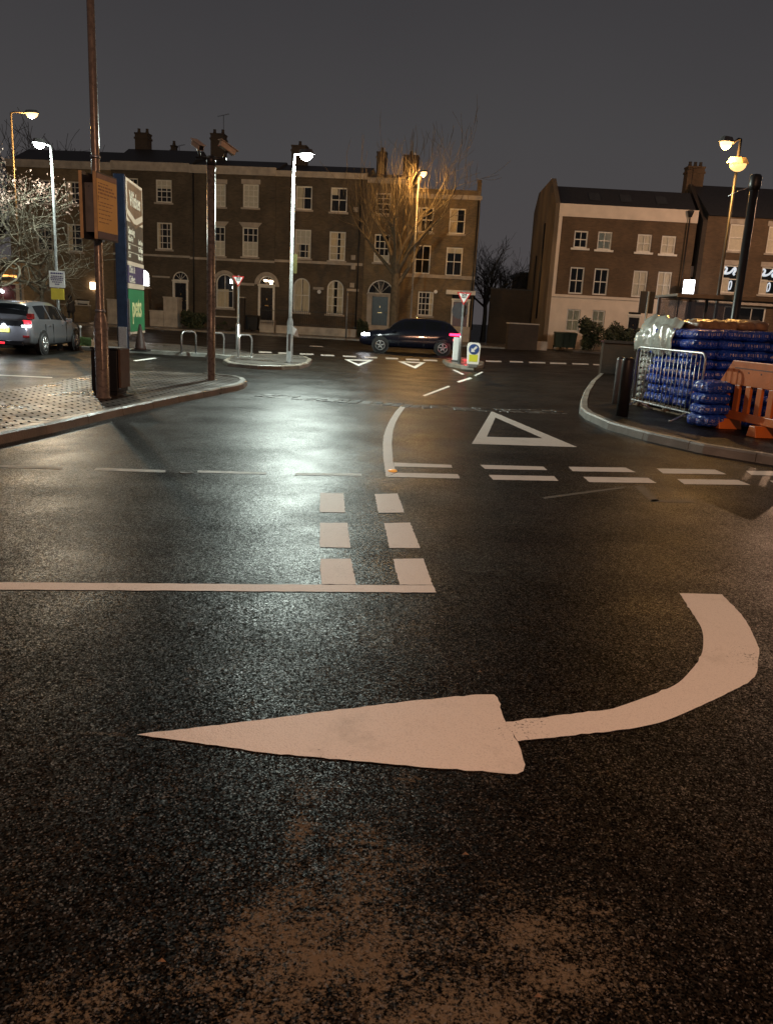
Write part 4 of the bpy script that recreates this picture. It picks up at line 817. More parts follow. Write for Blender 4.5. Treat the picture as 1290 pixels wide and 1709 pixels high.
# white lamp at the left
p = at(100, 560, 26.0); p.z = 0; H = hz(p, 92, 246)
t = lamp('grey street lamp with white lantern and two boards, above the silver car', p, H, (-.1, -.1), 'lampw', 850, WHITE, 'greypaint', tiltz=.05, hl=.42, hw=.24)
zb_ = [hz(p, 97, y) for y in (480, 452.5, 500, 481.5)]
xo = lambda px, py: at(px, py, p.y).x - p.x
b = MB(); b.box(xo(85.5, 466), xo(111, 466), -.12, -.09, zb_[0], zb_[1]); s = b.build('notice_board', 'signwhite', t)
M['inkblue'] = pm('ink_blue', (.05, .05, .16), .6)
cx = (xo(85.5, 466)+xo(111, 466))/2; hgt = zb_[1]-zb_[0]
b = MB()
for k_, (w_, zz) in enumerate(((.38, .87), (.36, .68), (.40, .57), (.38, .46), (.30, .33), (.14, .2))):
    rr = random.Random(k_); x = cx-w_/2
    while x < cx+w_/2: l = rr.uniform(.03, .08); b.box(x, min(x+l, cx+w_/2), -.123, -.121, zb_[0]+hgt*zz-.016-(.012 if k_ == 0 else 0), zb_[0]+hgt*zz+.016); x += l+.014
b.build('printed_lines', 'inkblue', s)
b = MB(); b.box(xo(88.5, 490), xo(110, 490), -.12, -.09, zb_[2], zb_[3]); b.build('yellow_board', 'signyellow', t)
# sodium lamps
p = at(683, 570, 52.0); p.z = .1; H = hz(p, 697, 299)
lamp('tall sodium street lamp glowing orange in front of the bare tree', p, H, (.15, -.5), 'lampo', 3000, SOD, 'greypaint', r0=.11, r1=.06, group=None, tiltz=.15, hl=.8, hw=.4)
p = at(39, 553, 37.4); p.z = 0; H = hz(p, 35, 183)
t = lamp('distant sodium street lamp glowing orange above the twisted tree at left', p, H-.15, (.62, -.1), 'lampo', 3000, SOD, 'darkpole', r0=.09, r1=.05, tiltz=.0, hl=.7, hw=.34)
p = at(1190, 640, 21.5); p.z = .1; H = hz(p, 1235, 238)
p = at(1190, 640, 21.5); Pt = at(1220.5, 340, 21.5); p = Vector((Pt.x - (Pt.z)*0.0, 21.5, .1))
p.x = at(1198, 490, 21.5).x
H = at(1235, 240, 21.5).z
t = lamp('slim dark street lamp with orange lantern above the stacked sacks', p, H, (-.22, -.1), 'lampo', 480, SOD, 'darkpole', r0=.075, r1=.045, tiltz=-.12, hl=.42, hw=.28)
zz = at(1232, 281, 21.5).z
b = MB(); b.tube([(0, 0, zz-.25), (.1, -.05, zz)], .02, 6); hd, ln = MB(), MB(); lantern(hd, ln, Vector((-.28, -.05, zz)), Vector((1, .05, 0)), .55, .3, .14); b.build('bracket', 'darkpole', t); o_ = hd.build('second_lantern', pm('amber_lit_housing', (.55, .42, .25), .4), t); ln.build('lens', em('dim_amber', (1, .55, .2), 1.6), o_)  # unlit second lantern: amber lamplight put into housing colour and lens glow
# thick dark column
p = Vector((at(1227, 520, 17.6).x, 17.6, .1)); H = at(1257, 300, 17.6).z
t = thing('dark_column', 'thick dark steel column with rounded cap beside the slim orange lamp', 'column', p)
b = MB(); b.lathe([(.14,0),(.14,.04),(.115,.06),(.11,1.3),(.085,1.4),(.085,H-.3)], n=16); b.build('column', 'darkpole', t)
b = MB(); b.lathe([(.10,H-.299),(.12,H-.22),(.12,H-.05),(.09,H),(.0,H+.02)], n=16); b.build('cap', 'darkpole', t)
b = MB(); b.tube([(-.1,0,H-.25),(-.25,.1,H-.30),(-.42,.25,H-.40)], .008, 5); b.build('stay_cable', 'galv', t)
# lamp behind the camera
t = lamp('sodium street lamp standing behind the viewpoint', Vector((3.2, -6.3, 0)), 8.0, (-.6, .6), 'lampo', 4300, (1.0, .50, .285), 'greypaint', tiltz=.15, lsize=.25)

lamp('unseen street lamp added beyond the right edge to light the corner house', Vector((25, 44, 0)), 10.0, (-.9, .4), 'lampo', 5200, (1.0, .60, .37), 'greypaint', r0=.11, r1=.06, tiltz=.15, hl=.7, hw=.34)  # added lamp, out of view, that brightens the corner house
# tall foreground post at left
p = base_z(173, 664, .112); H = 9.0
zc = hz(p, 170, 540)
t = thing('tall_post', 'tall brown painted post with wide lower section standing by the black bin', 'post', p)
b = MB(); b.lathe([(.125,0),(.125,.015),(.103,.03),(.103,zc-.12),(.085,zc),(.064,zc+.05),(.06,3.6),(.045,H)], n=20); b.build('column', 'poleb', t)
b = MB(); b.box(-.035, .035, -.109, -.08, .45, 1.0); b.build('access_hatch', 'poleb', t)
b = MB()
for z in (2.75, 3.55): b.tube([(0,0,z-.02),(0,0,z+.02)], .075, 16)
b.tube([(0,0,zc+.06),(0,0,zc+.1)], .078, 16); b.build('clamp_band', 'galv', t)
# orange sign case on the tall post (two parallel boards)
t2 = thing('parking_sign', 'double sided orange notice board strapped high on the tall brown post', 'sign', (p.x+.03, p.y, p.z), R(83))
Mt = mw(t2)
M['orange'] = pm('orange_board', (0.85, 0.52, 0.12), 0.5, var=.08, scale=3)
M['brownhead'] = pm('brown_header', (0.30, 0.17, 0.12), 0.5); M['plumfoot'] = pm('plum_footer', (0.10, 0.06, 0.09), 0.5); M['creamedge'] = pm('cream_edge', (0.60, 0.42, 0.22), 0.5)
zt_, z1_, z0_, zb2 = hz(p, 160, 291)-p.z, hz(p, 160, 302)-p.z, hz(p, 160, 388)-p.z, hz(p, 160, 401)-p.z
for sgn, nm in ((-1, 'near'), (1, 'far')):
    y0 = -.13 if sgn < 0 else .09
    b = MB(); b.box(-.33, .33, y0, y0+.04, zb2, zt_); s = b.build('board', 'signback', t2)
    b = MB(); b.box(-.335, -.3302, y0-.004, y0+.044, zb2, zt_); b.build('edge_strip', 'creamedge', s)
    ya, yb = (y0-.004, y0-.0005) if sgn < 0 else (y0+.0405, y0+.044)
    b = MB(); b.box(-.315, .315, ya, yb, z0_, z1_); b.build('orange_panel', 'orange', s)
    b = MB(); b.box(-.315, .315, ya-.001, yb, z1_+.002, zt_-.02); b.build('header_panel', 'brownhead', s)
    b = MB(); b.box(-.315, .315, ya-.001, yb, zb2+.02, z0_-.002); b.build('footer_panel', 'plumfoot', s)
    if sgn < 0:
        b = MB(); rr = random.Random(3)
        for k_, (zf, wf) in enumerate(((.92,.5),(.86,.62),(.80,.66),(.735,.8),(.66,.5),(.56,.6),(.5,.55),(.42,.6),(.34,.5),(.26,.62),(.18,.4))):
            x = -.28; ze_ = z0_+(z1_-z0_)*zf
            while x < -.28+wf*.66: l = rr.uniform(.03, .11); hh = .013 if k_ in (1,2,3) else .007; b.box(x, x+l, ya-.0015, ya-.0005, ze_-hh, ze_+hh); x += l+.02
        b.box(-.30, -.27, ya-.0016, ya-.0004, z0_+.43, z0_+.5)
        b.build('printed_lines', pm('dull_orange_ink', (0.45, .20, .05), .5), s)
b = MB(); b.box(-.05, .05, -.088, .088, zb2+.15, zb2+.2); b.box(-.05, .05, -.088, .088, zt_-.25, zt_-.2); b.box(-.25, -.2, -.088, .088, zb2+.1, zt_-.15); b.build('bracket', 'greypaint', t2)
# black bin behind it
pb = base_z(172, 659, .112)
t = thing('litter_bin', 'square black litter bin with side posts behind the tall brown post', 'bin', (pb.x, pb.y+.05, .112), R(-4))
xl = at(151, 640, pb.y).x-pb.x; xr = at(196, 640, pb.y).x-pb.x; hb = hz(pb, 172, 580)-.112
b = MB(); b.box(xl, xr, 0, .42, .05, hb-.04); b.build('body', 'bin', t, .012)
b = MB(); b.box(xl-.01, xr+.01, -.01, .43, hb-.035, hb); b.build('lid', 'bin', t, .01)
b = MB(); b.box(xr+.012, xr+.045, .02, .40, .12, hb-.02); b.build('side_panel', pm('brown_side', (.10, .06, .04), .5), t); b = MB(); b.box(xl+.02, xr-.02, .02, .4, 0, .049); b.build('plinth', 'bin', t)
# camera post
p = base_z(353, 634, .112); H = hz(p, 352, 266)-p.z
t = thing('camera_post', 'brown steel post carrying two security camera housings', 'post', p)
b = MB(); b.lathe([(.12,0),(.12,.012),(.084,.02),(.084,1.5),(.082,H)], n=20); b.build('column', 'poleb', t)
b = MB(); b.tube([(-.3,0,H+.02),(.3,0,H+.02)], .03, 8); b.lathe([(.09,-.12),(.095,0),(.07,.06)], (0,0,H), 14); b.build('crosshead', 'darkpole', t)
M['camhouse'] = pm('camera_housing', (.62, .50, .38), .5)
for nm, px, py, yaw, pit in (('l', 330, 242, R(-50), R(-22)), ('r', 379, 247, R(40), R(-22))):
    c = at(px, py, p.y)-p; T = Matrix.Translation(c) @ Matrix.Rotation(yaw, 4, 'Z') @ Matrix.Rotation(R(24), 4, 'Y')
    b = MB(); b.box(-.16, .18, -.06, .06, -.055, .05, T=T); o_ = b.build('camera_housing', 'camhouse', t, .01)
    b = MB(); b.box(-.2, .22, -.075, .075, .055, .065, T=T); b.box(.181, .186, -.045, .045, -.04, .04, 1, T=T); b.build('sunshield', ['camhouse', 'iron'], o_)
    b = MB(); b.tube([c+Vector((0,0,-.06)), c+Vector((-.03 if nm=='r' else .03,0,-.12)), (c.x*.8, 0, H+.03)], .025, 6); b.build('camera_bracket', 'darkpole', t)
# retail totem sign
pn = base_z(206, 585.5, .1); 
t = thing('totem_sign', 'tall blue framed retail park sign with brown, purple and green panels', 'sign', pn, 0)
tv = at(238, 440, 28.2) - at(212, 440, pn.y); ang = math.atan2(tv.y, tv.x); t.rotation_euler = (0, 0, ang); Lp = math.hypot(tv.x, tv.y)
q = at(212.5, 440, pn.y)-pn; off = Vector((q.x, q.y, 0)); Rl = Matrix.Rotation(-ang, 4, 'Z'); q = Rl @ off
PXo, PYo = q.x, q.y
zz = lambda y: at(212, y, pn.y).z - pn.z
M['totemblue'] = pm('navy_sheet', (.018, .028, .055), .25, .2); M['totembrown'] = pm('brown_panel', (.17, .10, .065), .5); M['totemdark'] = pm('dark_brown_panel', (.085, .062, .048), .5)
M['totemcream'] = pm('cream_panel', (.60, .48, .38), .5, var=.05); M['totempurple'] = pm('purple_panel', (.07, .05, .11), .5); M['totemgreen'] = pm('green_panel', (.03, .20, .085), .5, var=.1); M['totemtext'] = pm('pale_lettering', (.72, .66, .55), .5); M['petstext'] = pm('yellow_lettering', (.70, .68, .35), .5)
b = MB(); b.box(PXo-.21, PXo-.02, PYo-.02, PYo+.30, 0, zz(292)); b.build('post', 'totemblue', t, .02)
b = MB(); b.box(PXo-.33, PXo-.211, PYo+.0, PYo+.24, .0, .75); b.build('post_box', 'galv', t)
b = MB(); b.box(PXo-.015, PXo+Lp, PYo+.005, PYo+.22, .45, zz(294)); b.build('core', 'totemdark', t)
b = MB(); b.box(PXo+Lp-.2, PXo+Lp, PYo+.03, PYo+.2, 0, .449); b.build('leg', 'totemblue', t)
def pan(nm, mat, ya, yb, pr=.0, parent=None, inset=0.0):
    b = MB(); b.box(PXo+inset, PXo+Lp-inset, PYo-.03-pr, PYo+.004-pr*0, zz(yb), zz(ya)); return b.build(nm, mat, parent or t)
a = pan('shop_panel', 'totemcream', 295, 367.5)
xm = PXo+Lp*.5
b = MB(); z_a, z_b, z_c = zz(300), zz(346), zz(359); e_ = .12
b.plate([(PXo+e_, z_a), (PXo+Lp-e_, z_a), (PXo+Lp-e_, z_b), (xm, z_c), (PXo+e_, z_b)], PYo-.036, PYo-.0305); b.build('shield', 'totembrown', a)
b = MB(); b.plate([(PXo+.02, z_b-.17), (xm, z_c-.2), (PXo+Lp-.02, z_b-.17), (PXo+Lp-.02, z_b-.25), (xm, z_c-.29), (PXo+.02, z_b-.25)], PYo-.036, PYo-.0305); b.build('chevron', 'totembrown', a)
text('lettering', 'Wickes', .62, 'totemtext', a, Matrix.Translation((xm, PYo-.038, zz(328))) @ XZ, sx=.88, bold=.012)
d_ = pan('hours_panel', 'totemdark', 368, 434.3)
for (y, s1, s2) in ((385, 'Opening', ''), (398.5, 'Mon-Fri', '7am-8pm'), (412, 'Sat', '7am-8pm'), (426, 'Sun', '10am-4pm')):
    z = zz(y)+.03
    text('lettering', s1, .28 if y < 390 else .22, 'totemtext', d_, Matrix.Translation((PXo+.12, PYo-.033, z)) @ XZ, align='LEFT', bold=.006)
    if s2: text('lettering', s2, .22, 'totemtext', d_, Matrix.Translation((PXo+Lp-.1, PYo-.033, z)) @ XZ, align='RIGHT', bold=.006, sx=.85)
b = MB()
for y in (405, 419): b.box(PXo+.1, PXo+Lp-.1, PYo-.034, PYo-.0305, zz(y)-.008, zz(y)+.008)
b.build('rule_line', 'totemtext', d_)
pan('cream_strip', 'totemcream', 434.8, 441.7, .01)
c_ = pan('collect_panel', 'totempurple', 442.2, 471.5)
text('lettering', 'Click &\nCollect', .30, 'totemtext', c_, Matrix.Translation((PXo+.14, PYo-.033, zz(456)-.02)) @ XZ, align='LEFT', bold=.006)
pan('cream_strip', 'totemcream', 472, 480.5, .01)
g_ = pan('pets_panel', 'totemgreen', 482, 554)
text('lettering', 'pets', .92, 'petstext', g_, Matrix.Translation((xm, PYo-.033, zz(513))) @ XZ, bold=.02, sx=.95)
b = MB(); b.box(PXo, PXo+Lp, PYo-.04, PYo+.003, zz(558), zz(554.4)); b.build('base_strip', 'totemcream', t)
b = MB(); b.box(PXo-.018, PXo+.03, PYo-.05, PYo-.031, zz(560), zz(498)); b.build('edge_trim', 'galv', t)
# traffic cone
p = base_z(235, 586, .1)
t = thing('traffic_cone', 'dark traffic cone standing on the pavement right of the retail sign', 'cone', p)
M['coneo'] = pm('dirty_cone', (.05, .025, .02), .6)
b = MB(); b.box(-.26, .26, -.26, .26, 0, .05); b.build('base_plate', 'rubber', t, .01); b = MB(); b.lathe([(.2,.051),(.17,.12),(.035,.84),(.0,.85)], n=18); b.build('cone_body', 'coneo', t)
# small white-topped bollards beyond
p0 = None
for i, (px, py, top) in enumerate(((208, 582, 563), (135.5, 566, 543), (124, 566, 543), (180, 577, 545))):
    q = base_z(px, py, .1)
    lab = ['slim white topped bollard beside the foot of the blue retail sign', 'slim pale bollard on the grass strip, right of its twin by the silver car', 'slim pale bollard nearest the bonnet of the silver car', 'slim pale bollard just right of the tall brown post'][i]
    t = thing('slim_bollard', lab, 'bollard', q, 0, 'slim pale bollards along the pavement'); h_ = hz(q, px, top)-.1
    b = MB(); b.lathe([(.05,0),(.03,.02),(.03,h_-.1)], n=8); b.build('stem', 'galv', t); b = MB(); b.lathe([(.05,h_-.099),(.055,h_-.04),(.04,h_),(0,h_)], n=8); b.build('cap', 'signwhite', t)
# cycle hoops
for i, (px0, px1, yb, yt) in enumerate(((311.5, 319.5, 590.5, 553), (358.5, 366.5, 593, 555.5), (406, 412.5, 596.5, 559))):
    a0, a1 = base_z(px0, yb, .1), base_z(px1, yb, .1); c = (a0+a1)/2; hw = .33
    t = thing('cycle_hoop', ['steel cycle hoop left of the brown camera post', 'steel cycle hoop just right of the brown camera post', 'steel cycle hoop beside the give way sign post'][i], 'cycle stand', c, R(62), 'steel cycle hoops on the pavement')
    h_ = hz(c, px0, yt)-.1; b = MB(); pts = [(-hw,0,0),(-hw,0,h_-.16)] + [(-hw+.16-.16*math.cos(R(a)),0,h_-.16+.16*math.sin(R(a))) for a in (20,45,70,90)] + [(hw-.16+.16*math.sin(R(a)),0,h_-.16+.16*math.cos(R(a))) for a in (0,20,45,70)] + [(hw,0,h_-.16),(hw,0,0)]
    b.tube(pts, .027, 8); b.build('hoop', 'galv', t); b = MB(); b.lathe([(.06,0),(.06,.012)], (-hw,0,0), 10); b.lathe([(.06,0),(.06,.012)], (hw,0,0), 10); b.build('foot_flange', 'galv', t)
# give way signs
def giveway(label, P0, Hc, size, col='greypaint', basez=None, r=.038):
    t = thing('give_way_sign', label, 'road sign', P0)
    b = MB(); b.lathe([(.07,0),(.07,.012),(r,.02),(r,Hc+size*.5)], n=12); b.build('post', col, t)
    s3 = size*.866
    def tri(k_): return [(-size/2*k_, Hc+s3*.5*k_+ (0)), (size/2*k_, Hc+s3*.5*k_), (0, Hc-s3*.5*k_)]
    def tr(k_): c = Hc+s3*.167; return [(-size/2*k_, c+s3/3*k_), (size/2*k_, c+s3/3*k_), (0, c-s3*2/3*k_)]
    b = MB(); b.plate(tr(1.0), -.06, -.05); s = b.build('sign_plate', 'signred', t)
    b = MB(); b.plate(tr(.72), -.064, -.0605); b.build('white_field', 'signwhite', s)
    cc = Hc+s3*.167
    text('lettering', 'GIVE', size*.185, 'signblack', s, Matrix.Translation((0, -.066, cc+s3*.14)) @ XZ, bold=.004, sx=.95)
    text('lettering', 'WAY', size*.165, 'signblack', s, Matrix.Translation((0, -.066, cc-s3*.04)) @ XZ, bold=.004, sx=.9)
    return t
p = base_z(397.5, 583, .1); zc = hz(p, 397, 470)-.1
t = giveway('give way sign on grey post near the cycle hoops', p, zc, .45); b = MB(); z2 = hz(p, 397, 542)-.1; b.lathe([(.09,.0),(.085,.02),(.085,z2),(.04,z2+.06)], n=14); b.build('post_sleeve', 'galv', t)
p = base_z(766, 607, .105); zc = hz(p, 771, 499)-.1
t = giveway('give way sign above round grey disc on the central traffic island', p, zc, .5)
z2 = hz(p, 769, 519)-.1; b = MB(); b.disc((-.11, .06, z2), .27, (0,1,0), .02, 28); b.build('round_sign_back', 'signback', t)
b = MB(); z2 = hz(p, 766, 562)-.1; b.lathe([(.06,.013),(.055,z2),(.04,z2+.04)], n=12); b.build('post_sleeve', 'galv', t)
# white marker post and keep-left bollard
p = base_z(759, 603, .105); h_ = hz(p, 760, 563)-.1
t = thing('marker_bollard', 'plain white flat bollard beside the give way post on the island', 'bollard', p)
b = MB(); b.box(-.11, .11, -.05, .05, .03, h_); b.build('body', 'signwhite', t, .03); b = MB(); b.box(-.15, .15, -.08, .08, 0, .029); b.build('foot', 'rubber', t)
p = base_z(788, 613.5, .105); h_ = hz(p, 789, 572)-.1; w_ = .42
t = thing('keep_left_bollard', 'white and yellow bollard with blue arrow disc on the traffic island', 'bollard', p)
b = MB(); b.box(-w_*.38, w_*.38, -.13, .13, 0, .12); b.build('foot', 'greypaint', t, .02)
poly = [(-w_*.44,.121),(w_*.44,.121),(w_*.5,h_-.12)] + [(w_*.5-.1+.1*math.cos(R(a)), h_-.1+.1*math.sin(R(a))) for a in (0,30,60,90)] + [(-w_*.5+.1-.1*math.sin(R(a)), h_-.1+.1*math.cos(R(a))) for a in (0,30,60,90)]
M['bollwhite'] = em('lit_white_shell', (.75, .74, .68), .12); b = MB(); b.plate(poly, -.10, .10); s = b.build('shell', 'bollwhite', t)
M['bolly'] = em('lit_yellow', (.60, .60, .05), .12); b = MB(); b.plate([(-w_*.32,.2),(w_*.32,.2),(w_*.34,h_*.52),(-w_*.34,h_*.52)], -.106, -.1005); b.build('yellow_panel', 'bolly', s)
b = MB(); b.disc((0,-.104,h_*.74), .17, (0,1,0), .008, 24); s2 = b.build('arrow_disc', 'signblue', s)
T = Matrix.Translation((0,0,h_*.74)) @ Matrix.Rotation(R(45), 4, 'Y'); b = MB()
T = Matrix.Translation((0,0,h_*.74)) @ Matrix.Rotation(R(-45), 4, 'Y')
b.plate([(-.13,0),(-.03,.09),(-.03,.035),(.12,.035),(.12,-.035),(-.03,-.035),(-.03,-.09)], -.113, -.109, T=T); b.build('arrow', 'signwhite', s2)
# bus stop like slim post by the terrace
p = at(577, 573, 51.0); p.z = .1
t = thing('slim_post', 'slim grey post on far pavement in front of the arched windows', 'post', p); b = MB(); b.lathe([(.05,0),(.05,hz(p, 577, 490))], n=8); b.build('column', 'greypaint', t); b = MB(); b.lathe([(.06,hz(p,577,490)),(.03,hz(p,577,490)+.08)], n=8); b.build('cap', 'greypaint', t)
# sign seen from behind at right
p = base_z(1066, 640, .0); H = at(1080, 486, p.y).z
t = thing('sign_post', 'grey post with a square sign seen from behind, left of the sacks', 'road sign', (at(1073.5, 560, p.y).x, p.y, 0))
b = MB(); b.tube([(0,0,0),(0,0,H)], .035, 8); b.build('post', 'greypaint', t); z0_, z1_ = at(1076, 523, p.y).z, H
b = MB(); b.box(-.24, .2, .04, .06, z0_, z1_); b.build('sign_plate', 'signback', t, .01)
# bollards at right
for i, (px, py, top, r) in enumerate(((1037, 694, 600, .105), (1028, 673, 599, .09))):
    q = base_z(px, py, .11); t = thing('steel_bollard', ['dark cylindrical bollard on the kerbed corner, the nearer of the pair', 'dark cylindrical bollard half hidden behind its nearer twin'][i], 'bollard', q, 0, 'dark bollards at the kerbed corner')
    h_ = hz(q, px+8, top)-.1; b = MB(); b.lathe([(r,0),(r,h_-.03),(r*.93,h_)], n=24); b.build('body', 'darkpole' if i == 0 else 'greypaint', t); b = MB(); b.lathe([(r*.94,h_+.001),(r*.8,h_+.02),(0,h_+.03)], n=24); b.build('cap', 'darkpole', t)
M['darkpole2'] = None

# ================================================================== crowd barrier
B1, B2 = base_z(1052, 680, .11), base_z(1161, 709, .11); d = B2-B1; Lb = d.length; ang = math.atan2(d.y, d.x)
zt_ = at(1062, 577, B1.y).z-.11; zt2 = at(1172, 592, B2.y).z-.11; Hb = (zt_+zt2)/2
t = thing('crowd_barrier', 'galvanised steel crowd barrier leaning in front of the bagged stack', 'barrier', B1, ang)
b = MB(); r_ = .12; z0_ = .16
pts = [(0,0,z0_),(0,0,Hb-r_)] + [(r_-r_*math.cos(R(a)),0,Hb-r_+r_*math.sin(R(a))) for a in (25,50,75,90)] + [(Lb-r_+r_*math.sin(R(a)),0,Hb-r_+r_*math.cos(R(a))) for a in (0,25,50,75,90)] + [(Lb,0,z0_),(0,0,z0_)]
b.tube(pts, .019, 8); b.build('frame', 'galv', t)
b = MB(); nb = 17
for i in range(1, nb): x = Lb*i/nb; b.tube([(x,0,z0_),(x,0,Hb-.01)], .0075, 6)
b.build('bars', 'galv', t)
for x in (.25, Lb-.3):
    b = MB(); b.tube([(x,0,z0_),(x,-.28,.02),(x,-.33,.01)], .016, 6); b.tube([(x,0,z0_),(x,.28,.02),(x,.33,.01)], .016, 6); b.build('foot', 'galv', t)
b = MB(); b.tube([(-.03,0,Hb*.62),(-.09,0,Hb*.62),(-.09,0,Hb*.52)], .009, 6); b.tube([(-.03,0,.35),(-.09,0,.35),(-.09,0,.27)], .009, 6); b.build('hook', 'galv', t)
# orange plastic barrier
A1, A2 = base_z(1196, 711, .11), base_z(1292, 735, .11); d = A2-A1; ang = math.atan2(d.y, d.x)
M['orangep'] = pm('orange_plastic', (0.60, 0.15, 0.018), 0.42, var=.2, scale=3, bump=.15, bscale=30)
t = thing('plastic_barrier', 'orange plastic road barrier with slotted panel beside the blue sacks', 'barrier', A1, ang)
Ho = at(1245, 604, (A1.y+A2.y)/2).z-.11; W_ = 2.0
b = MB(); xs = [.20]; 
def slab(x0, x1, z0, z1): b.box(x0, x1, -.02, .02, z0, z1)
top0 = Ho*.80; zl = .17; slots = []; x = .2; 
while x < W_-.25: slots.append((x, x+.16)); x += .29
# top rail with chamfered ends, bottom rail, uprights
b.plate([(-.06, top0-.12), (.22, Ho), (W_-.16, Ho), (W_+.1, top0-.12), (W_+.1, top0-.16), (-.06, top0-.16)], -.028, .028)
b.plate([(.03, zl), (W_, zl), (W_, zl+.13), (.03, zl+.13)], -.026, .026)
prev = .03
for (s0, s1) in slots + [(W_, W_)]:
    b.plate([(prev, zl+.13), (s0, zl+.13), (s0, top0-.16), (prev, top0-.16)], -.024, .024); prev = s1
b.build('panel', 'orangep', t, .008)
b = MB(); b.box(.3, W_-.3, -.031, -.0285, Ho-.12, Ho-.105); 
for x in (.42, .68, 1.0, 1.3, 1.6): b.disc((x, -.03, Ho-.17), .014, (0,1,0), .006, 10)
b.build('moulded_detail', pm('recess_shade', (.12, .04, .02), .6), t)  # dark raised strip and dots stand in for shade in moulded recesses
b = MB(); b.tube([(-.07, 0, top0-.16), (-.07, 0, top0-.42)], .022, 8); b.build('hinge_pin', 'orangep', t)
for x in (.16, 1.12):
    b = MB(); b.plate([(x-.02, 0), (x+.22, 0), (x+.17, zl-.004), (x+.03, zl-.004)], -.2, .2); b.build('foot', 'orangep', t, .01)

# ================================================================== sacks
def sack(w_, d_, h_, seed, name='sack', mat='sackblue', am=1.0):
    rr = random.Random(seed); n = (12, 12, 6); b = MB(); idx = {}; vs = []
    nx_, ny_, nz_ = n
    def P3(i, j, k_):
        x, y, z = 2*i/nx_-1, 2*j/ny_-1, 2*k_/nz_-1
        ex = 5.0; L_ = (abs(x)**ex+abs(y)**ex+abs(z)**ex)**(1/ex); m_ = max(abs(x), abs(y), abs(z)); f = m_/L_ if L_ > 0 else 1
        x, y, z = x*f, y*f, z*f
        pil = 1-.28*max(abs(x), abs(y))**4
        w1 = .035*math.sin(x*7+seed)+.03*math.sin(y*9+seed*2.1)+.025*math.sin((x+y)*14+seed)+.02*math.sin(z*9+x*13+seed); w1 = w1*am + (am-1)*.035*math.sin(x*23+y*11+seed)
        return (x*w_/2*(1+w1*.4), y*d_/2*(1+w1*.5), h_/2 + z*h_/2*(pil+w1))
    for i in range(nx_+1):
        for j in range(ny_+1):
            for k_ in range(nz_+1):
                if i in (0, nx_) or j in (0, ny_) or k_ in (0, nz_): idx[i,j,k_] = len(vs); vs.append(P3(i,j,k_))
    fs = []
    for i in range(nx_):
        for j in range(ny_): fs += [(idx[i,j,nz_],idx[i+1,j,nz_],idx[i+1,j+1,nz_],idx[i,j+1,nz_]), (idx[i,j,0],idx[i,j+1,0],idx[i+1,j+1,0],idx[i+1,j,0])]
        for k_ in range(nz_): fs += [(idx[i,0,k_],idx[i+1,0,k_],idx[i+1,0,k_+1],idx[i,0,k_+1]), (idx[i,ny_,k_],idx[i,ny_,k_+1],idx[i+1,ny_,k_+1],idx[i+1,ny_,k_])]
    for j in range(ny_):
        for k_ in range(nz_): fs += [(idx[0,j,k_],idx[0,j,k_+1],idx[0,j+1,k_+1],idx[0,j+1,k_]), (idx[nx_,j,k_],idx[nx_,j+1,k_],idx[nx_,j+1,k_+1],idx[nx_,j,k_+1])]
    b.add(vs, fs, 0, True); return b.build(name, mat)
